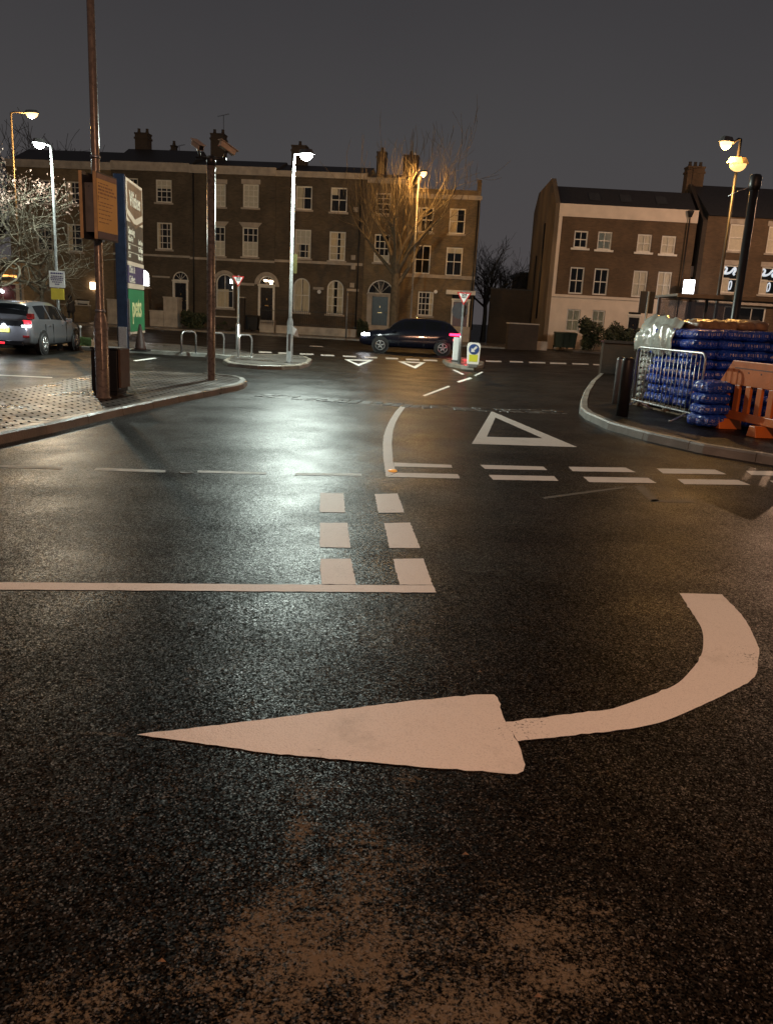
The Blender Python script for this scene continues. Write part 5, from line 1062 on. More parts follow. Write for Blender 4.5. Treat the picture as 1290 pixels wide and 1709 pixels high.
def sackmat(name, blue, pale, band, white=False):
    m_, t_, bs = base(name); N = t_.nodes.new; K = t_.links.new
    c = N('ShaderNodeTexCoord'); s = N('ShaderNodeSeparateXYZ'); K(c.outputs['Generated'], s.inputs[0])
    oi = N('ShaderNodeObjectInfo'); va = N('ShaderNodeVectorMath'); va.operation = 'ADD'; K(c.outputs['Object'], va.inputs[0])
    sc_ = N('ShaderNodeVectorMath'); sc_.operation = 'SCALE'; cb = N('ShaderNodeCombineXYZ'); K(oi.outputs['Random'], cb.inputs[0]); K(oi.outputs['Random'], cb.inputs[2]); K(cb.outputs[0], sc_.inputs[0]); sc_.inputs['Scale'].default_value = 40; K(sc_.outputs[0], va.inputs[1])
    # printed band on the side faces: blocky letter-like marks
    bt = N('ShaderNodeTexBrick'); bt.inputs['Scale'].default_value = 1; bt.inputs['Brick Width'].default_value = .045; bt.inputs['Row Height'].default_value = .07; bt.inputs['Mortar Size'].default_value = .012
    bt.inputs['Color1'].default_value = (1,1,1,1); bt.inputs['Color2'].default_value = (0,0,0,1); bt.inputs['Mortar'].default_value = (0,0,0,1)
    sp = N('ShaderNodeSeparateXYZ'); K(va.outputs[0], sp.inputs[0]); so = N('ShaderNodeSeparateXYZ'); K(c.outputs['Object'], so.inputs[0])
    xy = N('ShaderNodeMath'); xy.operation = 'ADD'; K(sp.outputs['X'], xy.inputs[0]); K(so.outputs['Y'], xy.inputs[1]); cc = N('ShaderNodeCombineXYZ'); K(xy.outputs[0], cc.inputs[0]); K(so.outputs['Z'], cc.inputs[1]); K(cc.outputs[0], bt.inputs['Vector'])
    ns = N('ShaderNodeTexNoise'); ns.inputs['Scale'].default_value = 24; ns.inputs['Detail'].default_value = 5; ns.inputs['Roughness'].default_value = .7; K(va.outputs[0], ns.inputs['Vector'])
    g1 = N('ShaderNodeMath'); g1.operation = 'GREATER_THAN'; g1.inputs[1].default_value = .42; K(ns.outputs[0], g1.inputs[0])
    zb_ = N('ShaderNodeMapRange'); K(s.outputs['Z'], zb_.inputs[0]); zb_.inputs['From Min'].default_value = .30; zb_.inputs['From Max'].default_value = .34
    zc_ = N('ShaderNodeMapRange'); K(s.outputs['Z'], zc_.inputs[0]); zc_.inputs['From Min'].default_value = .66; zc_.inputs['From Max'].default_value = .70; zc_.inputs['To Min'].default_value = 1; zc_.inputs['To Max'].default_value = 0
    mm = [zb_.outputs[0], zc_.outputs[0], g1.outputs[0], bt.outputs[0]]; cur = mm[0]
    for q_ in mm[1:]:
        n_ = N('ShaderNodeMath'); n_.operation = 'MULTIPLY'; K(cur, n_.inputs[0]); K(q_, n_.inputs[1]); cur = n_.outputs[0]
    nn = N('ShaderNodeMath'); nn.operation = 'MULTIPLY'; K(cur, nn.inputs[0]); nn.inputs[1].default_value = band
    mx = N('ShaderNodeMix'); mx.data_type = 'RGBA'; K(nn.outputs[0], mx.inputs['Factor']); mx.inputs['A'].default_value = blue; mx.inputs['B'].default_value = pale
    K(mx.outputs['Result'], bs.inputs['Base Color']); bs.inputs['Roughness'].default_value = .22; bs.inputs['Specular IOR Level'].default_value = .6
    n2 = N('ShaderNodeTexNoise'); n2.inputs['Scale'].default_value = 11; n2.inputs['Detail'].default_value = 4; n2.inputs['Distortion'].default_value = 1.2; K(va.outputs[0], n2.inputs['Vector'])
    bp = N('ShaderNodeBump'); bp.inputs['Strength'].default_value = 1.0; bp.inputs['Distance'].default_value = .09; K(n2.outputs[0], bp.inputs['Height']); K(bp.outputs[0], bs.inputs['Normal'])
    return m_
M['sackblue'] = sackmat('blue_plastic', (.015, .075, .50, 1), (.80, .66, .55, 1), 1.0); M['sackwhite'] = sackmat('white_plastic', (.55, .56, .50, 1), (.3, .3, .3, 1), .3)
Cn = base_z(1141, 696, .11); Rn = base_z(1292, 700, .11); Ln = base_z(1094, 684, .11)
e1 = (Rn-Cn); e1.z = 0; e1.normalize(); e2 = (Ln-Cn); e2.z = 0; L2 = e2.length; e2.normalize()
e2 = Vector((-e1.y, e1.x, 0)) * .35 + e2 * .65; e2.normalize()
rotz = math.atan2(e1.y, e1.x)
Hst = at(1160, 549, Cn.y).z - .11
NL = 8; hl_ = (Hst-.14)/NL
def pallet(label, c, rz, w_=1.0, d_=1.2):
    t_ = thing('pallet', label, 'pallet', c, rz, 'wooden pallets under the sacks'); b = MB()
    for i in range(6): b.box(-w_/2, w_/2, -d_/2+i*d_/6+.02, -d_/2+(i+1)*d_/6-.02, .11, .135)
    b.build('deck_boards', pm('pallet_wood', (.22, .15, .09), .8), t_)
    b = MB()
    for x in (-w_/2+.06, 0, w_/2-.06):
        for y in (-d_/2+.08, 0, d_/2-.08): b.box(x-.05, x+.05, y-.06, y+.06, .022, .109)
    b.build('blocks', 'pallet_wood_k' if False else MATS['pallet_wood'], t_)
    b = MB()
    for x in (-w_/2+.06, 0, w_/2-.06): b.box(x-.05, x+.05, -d_/2, d_/2, 0, .021)
    b.build('skids', MATS['pallet_wood'], t_)
sw, sd = .52, .52
protos = [sack(sw*1.03, sd*1.05, hl_*1.06, i+1) for i in range(5)]; used = [False]*5
rr = random.Random(11); grp = 'blue plastic sacks stacked on pallets'
ncol, nrow = 4, 3
def put(i, loc_, rz, lab, g_):
    o = protos[i]
    if used[i]: o = o.copy(); COL.objects.link(o)
    else: used[i] = True
    o.location = loc_; o.rotation_euler = (rr.uniform(-.03, .03), rr.uniform(-.03, .03), rz + rr.uniform(-.12, .12)); o.scale = (rr.uniform(.94, 1.04), rr.uniform(.94, 1.05), rr.uniform(.92, 1.1)); tag(o, lab, 'sack', g_); return o
for a_ in range(ncol):
    for r_ in range(nrow):
        for k_ in range(NL):
            if 0 < a_ and 0 < r_ and k_ < NL-1: continue
            c = Cn + e1*(sw*(a_+.5)) + e2*(sd*(r_+.5)) + Vector((0, 0, .14+hl_*k_))
            if k_ == NL-1 and rr.random() < .1: continue
            c += e1*rr.uniform(-.03, .03) + e2*rr.uniform(-.03, .03)
            lab = 'glossy blue printed sack in the tall stack behind the steel barrier'
            put(rr.randrange(5), c, rotz, lab, grp)
pc = Cn + e1*(sw*2) + e2*(sd*1.5); pallet('wooden pallet carrying the tall blue stack behind the steel barrier', pc, rotz, 2.05, 1.5)
# lower pile in front, partly behind the orange barrier
C2 = base_z(1172, 714, .11); h2 = 4; 
for a_ in range(3):
    for k_ in range(h2):
        if a_ == 0 and k_ == h2-1: pass
        c = C2 + e1*(.5*(a_+.45)+rr.uniform(-.05,.05)) + e2*(.22+rr.uniform(-.05,.05)) + Vector((0, 0, .02+hl_*k_))
        if (a_, k_) in ((0, 0), (1, 0), (2, 0)): protos[a_] = sack(sw*1.05, sd*1.05, hl_*1.12, 70+a_, am=2.4); used[a_] = False
        o = put((a_+k_) % 3, c, rotz+.1+rr.uniform(-.15,.15), 'glossy blue sack in the low pile close behind the orange barrier', 'blue sacks in the low front pile')
        o.scale = (rr.uniform(.9,1.02), rr.uniform(.8,.95), 1)
# white sacks column at the far left end
w0 = sack(.42, .5, hl_*.72, 21, 'white_sack', 'sackwhite'); first = True
for k_ in range(10):
    c = Cn + e2*(sd*3+.22) + e1*.28 + Vector((0, 0, .14+hl_*.68*k_)); o = w0 if first else w0.copy()
    if not first: COL.objects.link(o)
    first = False; o.location = c; o.rotation_euler = (0, 0, rotz+math.pi/2 + rr.uniform(-.06, .06)); tag(o, 'white wrapped sack in the narrow column at the stack\'s left end', 'sack', 'white sacks at the left end of the stack')
pallet('wooden pallet under the narrow column of white sacks', Cn + e2*(sd*3+.28) + e1*.3, rotz, .6, .5)
# crumpled film over the top left, brown paper packs on top
def sheet(name, label, cat, c, ax, ay, w_, l_, mat, prof, seed, amp=.05, th=.012, group=None):
    n1, n2 = 30, 26; b = MB(); vs = []; r2 = random.Random(seed); ph = [r2.uniform(0, 6) for _ in range(8)]
    for s_ in (0, 1):
        for i in range(n1+1):
            for j in range(n2+1):
                u, v = i/n1, j/n2; dx, dz = prof(u)
                wv = amp*(math.sin(9*u+5*v+ph[0])+.7*math.sin(17*v-8*u+ph[1])+.5*math.sin(31*u+ph[2]+4*v)+.4*math.sin(40*v+13*u+ph[3]))
                wv2 = amp*(math.sin(12*v+ph[4])+.6*math.sin(27*v+9*u+ph[5]))
                p_ = c + ax*(dx+wv2*.5) + ay*(l_*(v-.5)+wv*.4) + Vector((0,0,dz+wv-th*s_)); vs.append(p_)
    m_ = (n1+1)*(n2+1); fs = []
    for i in range(n1):
        for j in range(n2):
            q_ = (i*(n2+1)+j, (i+1)*(n2+1)+j, (i+1)*(n2+1)+j+1, i*(n2+1)+j+1); fs.append(q_); fs.append(tuple(m_+x for x in q_[::-1]))
    for i in range(n1): a0 = i*(n2+1); b0 = a0+n2+1; fs += [(b0, a0, m_+a0, m_+b0), (a0+n2, b0+n2, m_+b0+n2, m_+a0+n2)]
    for j in range(n2): a0 = j; fs += [(a0, a0+1, m_+a0+1, m_+a0)]; a0 = n1*(n2+1)+j; fs += [(a0+1, a0, m_+a0, m_+a0+1)]
    b.add(vs, fs, 0, True); o = b.build(name, mat); tag(o, label, cat, group); return o
M['film'] = pm('crumpled_film', (.50, .52, .46), .16, var=.25, scale=5, bump=.9, bscale=9, spec=.8)
M['brownpack'] = pm('brown_paper_pack', (.34, .19, .09), .30, var=.55, scale=7, bump=.8, bscale=10)
ztop = .14+hl_*NL+.11
def prof1(u):
    s_ = u*1.15
    if s_ < .45: return (.55-s_*1.2, ztop+.05+.13*math.sin(s_*5))
    q_ = (s_-.45)/.7; return (.0-.16*math.sin(q_*2.2), ztop+.06-.55*q_**1.3)
cf = Vector((Cn.x, Cn.y, 0)) + e2*(sd*2.6)
sheet('plastic_film', 'crumpled clear plastic film draped over the left end of the stack', 'plastic film', cf + e1*.10 + e2*.05, e1, e2, 1, 1.45, 'film', prof1, 4, .035)
for i, (a_, r_, w_, l_, hh, lab) in enumerate(((.66, .72, .8, .75, .2, 'crumpled brown paper pack on top of the stack, beside the clear film'), (1.42, .8, .75, .75, .2, 'crumpled brown paper pack on top of the blue sacks, further right'))):
    o = sack(w_, l_, hh, 40+i, 'paper_pack', 'brownpack', 2.6); o.location = Vector((Cn.x, Cn.y, 0)) + e1*a_ + e2*r_ + Vector((0, 0, ztop-.02+.03*i)); o.rotation_euler = (.04, -.03, rotz+.1*i); tag(o, lab, 'paper pack', 'brown packs on top of the stack')
# shelter glass behind
YS = 18.7; xa, xb = at(1126, 520, YS).x, at(1262, 520, YS).x; zr = at(1165, 496, YS).z
t = thing('glass_shelter', 'glass walled shelter with flat roof behind the stack of sacks', 'shelter', (xa, YS, .1)); W_ = xb-xa; zr -= .1
b = MB(); b.box(0, W_+1.8, .0, 1.6, zr, zr+.06); b.build('roof', pm('shelter_roof', (.16, .13, .11), .4), t, .01)
b = MB(); b.box(0, W_+1.8, -.02, -.002, zr-.02, zr+.065); b.build('roof_edge', pm('lamplit_edge_metal', (.45, .32, .18), .35, .5), t)  # orange lamplight along the roof edge is mixed into its metal colour
for x in (0, W_*.62, W_, W_+1.7): b = MB(); b.box(x-.03, x+.03, 1.2, 1.26, 0, zr-.001); b.build('post', 'greypaint', t)
for x0_, x1_ in ((.04, W_*.62-.04), (W_*.62+.04, W_-.04)): b = MB(); b.box(x0_, x1_, 1.22, 1.235, .15, zr-.05); b.build('glass_panel', 'sglass', t)

# ================================================================== cars
def car(label, p, rz, paint, Lc=4.45, Wc=1.78, Hc=1.54, style='hatch', group=None, reg=None, lights='rear'):
    """x forward from rear bumper; built from lofted sections, panels split by region"""
    t_ = thing('parked_car' if style == 'hatch' else 'car', label, 'car', p, rz, group)
    if style == 'hatch':
        st = [ # x, zb, zbelt, ztop, wbelt, wtop
            (0.00,.42,.86,.88,.72,.70),(0.05,.34,.92,.95,.82,.74),(0.14,.30,.95,1.12,.87,.70),(0.32,.28,.96,1.33,.885,.64),(0.52,.27,.96,1.46,.89,.61),(0.85,.25,.955,1.51,.89,.60),(1.4,.24,.945,1.535,.89,.595),(2.0,.24,.93,1.54,.89,.59),
            (2.5,.24,.915,1.50,.89,.585),(2.95,.24,.90,1.36,.888,.60),(3.35,.24,.885,1.12,.88,.66),(3.62,.25,.87,.97,.87,.70),(3.95,.26,.82,.90,.84,.66),(4.25,.28,.72,.78,.76,.58),(4.40,.32,.60,.64,.62,.45),(4.45,.38,.52,.54,.48,.35)]
        cab = (0.16, 3.55); pill = [(0.55, .72), (1.55, 1.63), (2.62, 2.69)]
    else:
        st = [(0.00,.45,.80,.84,.70,.66),(0.06,.36,.92,.98,.82,.72),(0.2,.30,1.0,1.14,.88,.68),(0.5,.28,1.02,1.42,.90,.64),(0.9,.26,1.02,1.55,.90,.62),(1.5,.25,1.0,1.60,.90,.61),(2.1,.25,.99,1.60,.90,.60),(2.6,.25,.98,1.52,.90,.61),
            (3.0,.25,.97,1.28,.89,.64),(3.25,.26,.96,1.06,.88,.70),(3.7,.28,.92,1.0,.86,.70),(4.1,.30,.85,.92,.80,.62),(4.35,.34,.70,.74,.68,.5),(4.45,.42,.6,.62,.52,.4)]
        cab = (0.3, 3.2); pill = [(0.75, .9), (1.6, 1.7), (2.55, 2.62)]
    def lerp_st(x):
        for i in range(len(st)-1):
            if st[i][0] <= x <= st[i+1][0]:
                f_ = (x-st[i][0])/(st[i+1][0]-st[i][0]); p0, p1, p2, p3 = st[max(i-1,0)], st[i], st[i+1], st[min(i+2,len(st)-1)]
                out_ = []
                for k_ in range(1, 6):
                    m1 = (p2[k_]-p0[k_])/max(1e-6, p2[0]-p0[0])*(p2[0]-p1[0]); m2 = (p3[k_]-p1[k_])/max(1e-6, p3[0]-p1[0])*(p2[0]-p1[0])
                    a_ = 2*f_**3-3*f_**2+1; b_ = f_**3-2*f_**2+f_; c_ = -2*f_**3+3*f_**2; d_ = f_**3-f_**2
                    out_.append(a_*p1[k_]+b_*m1+c_*p2[k_]+d_*m2)
                return out_
        return list(st[-1][1:])
    xs = sorted(set([round(i*.06, 3) for i in range(int(4.45/.06)+1)] + [s_[0] for s_ in st] + [cab[0], cab[1]] + [q for pp in pill for q in pp]))
    sx_ = Lc/4.45; sw_ = Wc/1.78; sh = Hc/1.54 if style == 'hatch' else Hc/1.6
    wheels = (.80, 3.52)
    rings = []
    for x in xs:
        zb, zbelt, zt, wb, wt = lerp_st(x); zt = max(zt, zbelt+.02)
        hh = zbelt-zb
        ring = [(0,zb),(wb*.80,zb),(wb*.97,zb+.08*min(1,hh/.4)),(wb*1.0,zb+hh*.42),(wb*.985,zb+hh*.72),(wb*.955,zbelt),(wb*.955+(wt-wb*.955)*.12,zbelt+(zt-zbelt)*.14),(wt+.03,zt-(zt-zbelt)*.18),(wt*.88,zt-.012),(wt*.5,zt+.008),(0,zt+.012)]
        rings.append([(x*sx_, y*sw_, z*sh) for y, z in ring])
    nr = len(rings[0]); parts = {'body': MB(), 'side_window': MB(), 'windscreen': MB(), 'rear_window': MB()}
    def incab(x): return cab[0] < x < cab[1]
    for i in range(len(xs)-1):
        xm_ = (xs[i]+xs[i+1])/2; _, zbelt, zt, _, _ = lerp_st(xm_); slope_r = xm_ < (.50 if style == 'hatch' else .8); slope_f = xm_ > (2.45 if style == 'hatch' else 2.5)
        for k_ in range(nr-1):
            key = 'body'
            if incab(xm_) and (zt-zbelt) > .12:
                if k_ == 6 and .62 < xm_ < 3.3 and not any(a_ < xm_ < b_ for a_, b_ in pill): key = 'side_window'
                if k_ >= 8 and slope_f and xm_ > 2.6: key = 'windscreen'
                if k_ >= 7 and slope_r and xm_ < .46: key = 'rear_window'
            for sd_ in (1, -1):
                q_ = [(rings[i][k_][0], sd_*rings[i][k_][1], rings[i][k_][2]), (rings[i+1][k_][0], sd_*rings[i+1][k_][1], rings[i+1][k_][2]), (rings[i+1][k_+1][0], sd_*rings[i+1][k_+1][1], rings[i+1][k_+1][2]), (rings[i][k_+1][0], sd_*rings[i][k_+1][1], rings[i][k_+1][2])]
                parts[key].add(q_, [(0,1,2,3) if sd_ < 0 else (3,2,1,0)], 0, True)
    for e_, rev_ in ((0, False), (len(xs)-1, True)):
        R0 = rings[e_]; vs = [(x, y, z) for x, y, z in R0] + [(x, -y, z) for x, y, z in R0[::-1]]
        parts['body'].add(vs, [list(range(len(vs)))[::(-1 if rev_ else 1)]], 0, False)
    body = parts['body'].build('body', paint, t_); 
    import bmesh
    for nm, pb_ in parts.items():
        o_ = body if nm == 'body' else (pb_.build(nm, 'cglass', t_) if pb_.v else None)
        if o_:
            bm = bmesh.new(); bm.from_mesh(o_.data); bmesh.ops.remove_doubles(bm, verts=bm.verts, dist=.0005); bmesh.ops.recalc_face_normals(bm, faces=bm.faces); bm.to_mesh(o_.data); bm.free()
    rw = .325*sh
    for wx in wheels:
        for sd_ in (1, -1):
            X, Y = wx*sx_, sd_*.80*sw_; ys = sd_*1.0
            b = MB(); b.disc((X, sd_*(.885*sw_), rw+.015), rw+.065, (0,1,0), .025, 28); b.build('wheel_arch', 'rubber', t_)
            b = MB(); prof_ = [(rw*.62, -.10), (rw*.93, -.105), (rw, -.07), (rw, .07), (rw*.93, .105), (rw*.62, .10)]
            T = Matrix.Translation((X, sd_*.82*sw_, rw)) @ Matrix.Rotation(R(90), 4, 'X'); b.lathe(prof_, n=28, T=T); wl = b.build('wheel', 'rubber', t_)
            b = MB()
            for a_ in range(5):
                aa = 2*math.pi*a_/5+.3; ca_, sa_ = math.cos(aa), math.sin(aa)
                b.tube([(X, sd_*.93*sw_, rw), (X+rw*.62*ca_, sd_*.925*sw_, rw+rw*.62*sa_)], [.04, .03], 5)
            b.disc((X, sd_*.935*sw_, rw), .055, (0,1,0), .02, 12)
            ring_ = [(X+rw*.63*math.cos(2*math.pi*q/24), sd_*.928*sw_, rw+rw*.63*math.sin(2*math.pi*q/24)) for q in range(25)]; b.tube(ring_, .014, 5, caps=False)
            b.build('rim', 'galv', wl)
    for sd_ in (1, -1):
        b = MB(); b.box(2.85*sx_, 3.02*sx_, sd_*.90*sw_-.09*(1 if sd_ > 0 else 1), sd_*.90*sw_+.09, .93*sh, 1.05*sh); b.build('mirror', paint, t_, .03)
        for hx in (1.35, 2.35): b = MB(); b.box(hx*sx_, hx*sx_+.16, min(sd_*.878*sw_, sd_*.905*sw_), max(sd_*.878*sw_, sd_*.905*sw_), .82*sh, .85*sh); b.build('door_handle', paint, t_, .008)
        b = MB()
        for hx in (1.02, 1.62, 2.72): b.box(hx*sx_, hx*sx_+.012, min(sd_*.872*sw_, sd_*.893*sw_), max(sd_*.872*sw_, sd_*.893*sw_), .34*sh, .90*sh)
        b.build('door_seams', 'rubber', t_)
    return t_, rings, sx_, sw_, sh
M['silver'] = pm('silver_paint', (.25, .26, .29), .28, .7, var=.08, coat=.6); M['blackpaint'] = pm('black_paint', (.008, .009, .018), .12, .2, var=.1, coat=.8)
M['tail'] = em('tail_red', (.9, .03, .05), .9); M['taildim'] = pm('red_lens', (.16, .012, .012), .15, coat=.5); M['reverse'] = em('reverse_white', (.95, .98, 1), 14); M['plate'] = em('lit_yellow_plate', (.80, .78, .12), 1.2); M['blackp'] = pm('gloss_black', (.01, .01, .011), .08)
rp = base_z(71, 592); hd_ = R(93)
ct = Vector((rp.x, rp.y, 0)); fwd = Vector((math.cos(hd_), math.sin(hd_), 0)); lft = Vector((-fwd.y, fwd.x, 0))
org = ct - fwd*.80 + lft*.82
t, rings, sx_, sw_, sh = car('silver hatchback seen from its rear right corner, reversing lights on', org, hd_, 'silver', Hc=1.49, style='hatch')
t.name = 'hatchback_car'
b = MB(); b.box(-.008, .07, -.66, .66, .80, .95); b.build('boot_strip', 'blackp', t, .01)
for sd_ in (1, -1):
    b = MB(); y0, y1 = sorted((sd_*.60, sd_*.86)); b.plate([(y0, .84), (y1, .84), (y1+.0, .96), (y0 if sd_ > 0 else y1, .93)], 0, .02) if False else b.box(.015, .14, y0+.03, y1, .86, .97); tl = b.build('tail_light', 'tail', t, .03)
    b = MB(); b.box(.10, .30, min(sd_*.70, sd_*.86), max(sd_*.70, sd_*.86), 1.0, 1.16); b.build('upper_lens', 'taildim', tl, .03)
    b = MB(); b.box(-.012, .04, min(sd_*.60, sd_*.84), max(sd_*.60, sd_*.84), .79, .835); b.build('reversing_lens', 'reverse', tl, .005)
    b = MB(); b.box(-.02, .02, min(sd_*.62, sd_*.80), max(sd_*.62, sd_*.80), .50, .56); b.build('reflector', 'taildim', t, .006)
b = MB(); b.box(-.03, -.012, -.26, .26, .63, .745); pl = b.build('number_plate', 'plate', t)
text('plate_characters', 'LB18 VKX', .088, 'signblack', pl, Matrix.Translation((-.032, 0, .687)) @ Matrix.Rotation(R(-90), 4, 'Z') @ XZ, bold=.002)
b = MB(); b.box(-.02, .08, -.62, .62, .27, .40); b.build('lower_bumper', 'blackp', t, .02)
b = MB(); b.box(-.028, .0, -.12, .12, .30, .36); b.build('fog_lamp', 'tail', t, .01)
b = MB(); b.box(.28, .50, -.60, .60, 1.46, 1.485); b.build('spoiler', 'silver', t, .01)
b = MB(); b.tube([(1.0,0,1.5),(.9,0,1.58)], .01, 5); b.build('roof_aerial', 'rubber', t)
point('plate_light', Vector((-.28, .0, .80)), 14, (.85, .92, 1), .06, t)
for sd_ in (-.72,): point('reverse_light', Vector((-.25, sd_, .78)), 5, (.9, .95, 1), .05, t)
# dark car on the main road, facing left
p = base_z(762, 588); p = Vector((at(768, 560, 37.6).x, 37.2, 0))
t, rings, sx_, sw_, sh = car('dark car driving left along the main road with headlight and tail light on', p + Vector((0, .45, 0)), R(180), 'blackpaint', Lc=4.6, Wc=1.82, Hc=1.58, style='suv')
t.name = 'dark_car'
M['headl'] = em('headlight_white', (.92, .95, 1), 30); M['tail2'] = em('bright_tail_red', (1, .015, .06), 9)
for sd_ in (1, -1):
    b = MB(); y0, y1 = sorted((sd_*.50, sd_*.84)); b.box(4.13, 4.50, y0, y1, .72, .82); b.build('headlight', 'headl', t, .02)
    b = MB(); y0, y1 = sorted((sd_*.66, sd_*.925)); b.box(-.02, .55, y0, y1, .90, 1.0); b.build('tail_light', 'tail2', t, .02)
    point('headlight_beam', Vector((4.62, sd_*.65, .76)), 60, (.9, .94, 1), .05, t, spot=70, aim=(1, 0, -.12))
point('tail_glow', Vector((-.35, .3, .9)), 22, (1, .05, .08), .1, t); point('tail_glow', Vector((.25, 1.25, .75)), 10, (1, .05, .08), .1, t)
b = MB(); b.box(-.03, -.0, -.26, .26, .62, .73); b.build('number_plate', 'plate', t)

# ================================================================== person in the distance
def person(label, P0, rz, h=1.72):
    t_ = thing('person', label, 'person', P0, rz)
    s_ = h/1.72; V = [((0,0,.95),.15),((0,0,1.12),.14),((0,0,1.33),.17),((0,0,1.46),.07),((0,-.01,1.55),.085),((0,-.01,1.64),.095),((0,0,1.71),.05),
         ((.19,0,1.38),.065),((.25,.02,1.10),.05),((.24,-.06,.86),.04),((.23,-.08,.78),.035),((-.19,0,1.38),.065),((-.25,.03,1.10),.05),((-.24,-.03,.86),.04),((-.23,-.05,.78),.035),
         ((.1,0,.88),.10),((.11,-.08,.48),.065),((.11,.0,.08),.045),((.11,-.13,.04),.04),((-.1,0,.88),.10),((-.11,.06,.48),.065),((-.11,.14,.08),.045),((-.11,.02,.04),.04)]
    E_ = [(0,1),(1,2),(2,3),(3,4),(4,5),(5,6),(2,7),(7,8),(8,9),(9,10),(2,11),(11,12),(12,13),(13,14),(0,15),(15,16),(16,17),(17,18),(0,19),(19,20),(20,21),(21,22)]
    me = bpy.data.meshes.new('body'); me.from_pydata([tuple(c*s_ for c in v) for v, _ in V], E_, []); o = bpy.data.objects.new('body', me); COL.objects.link(o); o.parent = t_
    me.materials.append(pm('dark_clothes', (.02, .018, .018), .8)); sk = o.modifiers.new('skin', 'SKIN'); sk.use_smooth_shade = True
    for i, (_, r_) in enumerate(V): me.skin_vertices[0].data[i].radius = (r_*s_, r_*s_)
    me.skin_vertices[0].data[0].use_root = True; su = o.modifiers.new('sub', 'SUBSURF'); su.levels = 1; su.render_levels = 2
    b = MB(); b.lathe([(.05,1.58),(.125,1.60),(.13,1.68),(.09,1.74),(0,1.76)], (0,.02,0), 12); b.build('hood', pm('dark_hood', (.015, .014, .014), .8), t_)
    b = MB(); b.lathe([(.22,.72),(.21,.95),(.19,1.2),(.2,1.38),(.1,1.47)], n=14); b.build('coat', pm('dark_coat', (.022, .02, .02), .85), t_)
    return t_
p = at(120, 545, 50); p.z = .1; person('person in a dark hooded coat walking past beyond the silver car', p, R(60))

# ================================================================== vegetation
def tree(name, label, P0, height, spread, seed, mat='bark', trunk_r=.25, trunk_h=3.0, n_limbs=6, levels=4, up=.5, curl=.25, twig_r=.008, cat='tree', group=None, splits=(3, 4), seglen=.22, droop=0.0, leaf=None, leafn=0, leafmat=None, lean=(0, 0), minz=None, shoots=0):
    rg = random.Random(seed); t_ = thing(name, label, cat, P0, 0, group); tb, cbm = MB(), MB(); tips = []
    def grow(p_, d_, r_, L_, lev):
        n_ = max(3, int(L_/seglen/ (1 if lev < 2 else .8))); pts = [p_.copy()]; rad = [r_]; d_ = d_.normalized(); side = Vector((rg.uniform(-1,1), rg.uniform(-1,1), rg.uniform(-.5,.5)))
        for i in range(n_):
            side = (side + Vector((rg.gauss(0,.5), rg.gauss(0,.5), rg.gauss(0,.5)))).normalized()
            d_ = (d_ + side*curl + Vector((0,0,up*.12 - droop*.12*(lev)))).normalized(); p_ = p_ + d_*(L_/n_); pts.append(p_.copy()); rad.append(max(twig_r*.6, r_*(1-.55*(i+1)/n_)))
        (tb if lev == 0 else cbm).tube(pts, rad, 7 if lev <= 1 else (5 if lev == 2 else 3), caps=False)
        if lev < levels:
            k_ = rg.randint(*splits)
            for j in range(k_):
                f_ = rg.uniform(.35, 1.0) if j else 1.0; idx_ = min(len(pts)-1, max(1, int(f_*(len(pts)-1)))); tdir = (pts[idx_]-pts[idx_-1]).normalized()
                perp = Vector((rg.gauss(0,1), rg.gauss(0,1), rg.gauss(0,.5))); perp = (perp - tdir*perp.dot(tdir)).normalized(); a_ = rg.uniform(.35, .85)
                grow(pts[idx_], tdir*math.cos(a_)+perp*math.sin(a_), rad[idx_]*rg.uniform(.55,.75), L_*rg.uniform(.55,.8), lev+1)
        else: tips.append((p_, d_))
    # trunk
    n_ = 6; pts = []; rad = []
    for i in range(n_+1):
        f_ = i/n_; pts.append(Vector((lean[0]*f_+rg.uniform(-.03,.03), lean[1]*f_+rg.uniform(-.03,.03), trunk_h*f_))); rad.append(trunk_r*(1.25 if i == 0 else 1-.25*f_))
    tb.tube(pts, rad, 12, caps=False); top = pts[-1]
    for i in range(n_limbs):
        a_ = 2*math.pi*(i+rg.uniform(-.3,.3))/n_limbs; el = rg.uniform(.5, 1.2); L_ = (height-trunk_h)*rg.uniform(.42,.6)
        dd_ = Vector((math.cos(a_)*spread, math.sin(a_)*spread, el)); st_ = top - Vector((0,0,rg.uniform(0, trunk_h*.22)))
        grow(st_, dd_, trunk_r*rg.uniform(.4,.55), L_, 1)
    if shoots:
        base_t = [q for q in tips]; rg.shuffle(base_t)
        for (p_, d_) in base_t[:shoots]:
            L_ = rg.uniform(.6, 1.7); p1_ = p_; cbm.tube([p1_, p1_+Vector((rg.uniform(-.1,.1), rg.uniform(-.1,.1), L_*.5)), p1_+Vector((rg.uniform(-.2,.2), rg.uniform(-.2,.2), L_))], [.022,.016,.006], 3, caps=False)
    tb.build('trunk', mat, t_); cr_ = cbm.build('crown', mat, t_)
    if leafn:
        lb = MB()
        for i in range(leafn):
            p_, d_ = rg.choice(tips)
            if minz and p_.z < minz: continue
            c_ = p_ + Vector((rg.gauss(0,.13), rg.gauss(0,.13), rg.gauss(0,.13))); a_ = Vector((rg.gauss(0,1), rg.gauss(0,1), rg.gauss(0,1))).normalized(); b_ = a_.orthogonal().normalized(); s1 = leaf*rg.uniform(.5,1.3)
            lb.add([c_-a_*s1, c_+b_*s1*.5, c_+a_*s1, c_-b_*s1*.5], [(0,1,2,3)])
        lb.build('leaves', leafmat, t_)
    return t_
p = at(655, 566, 52.8); p.z = .1
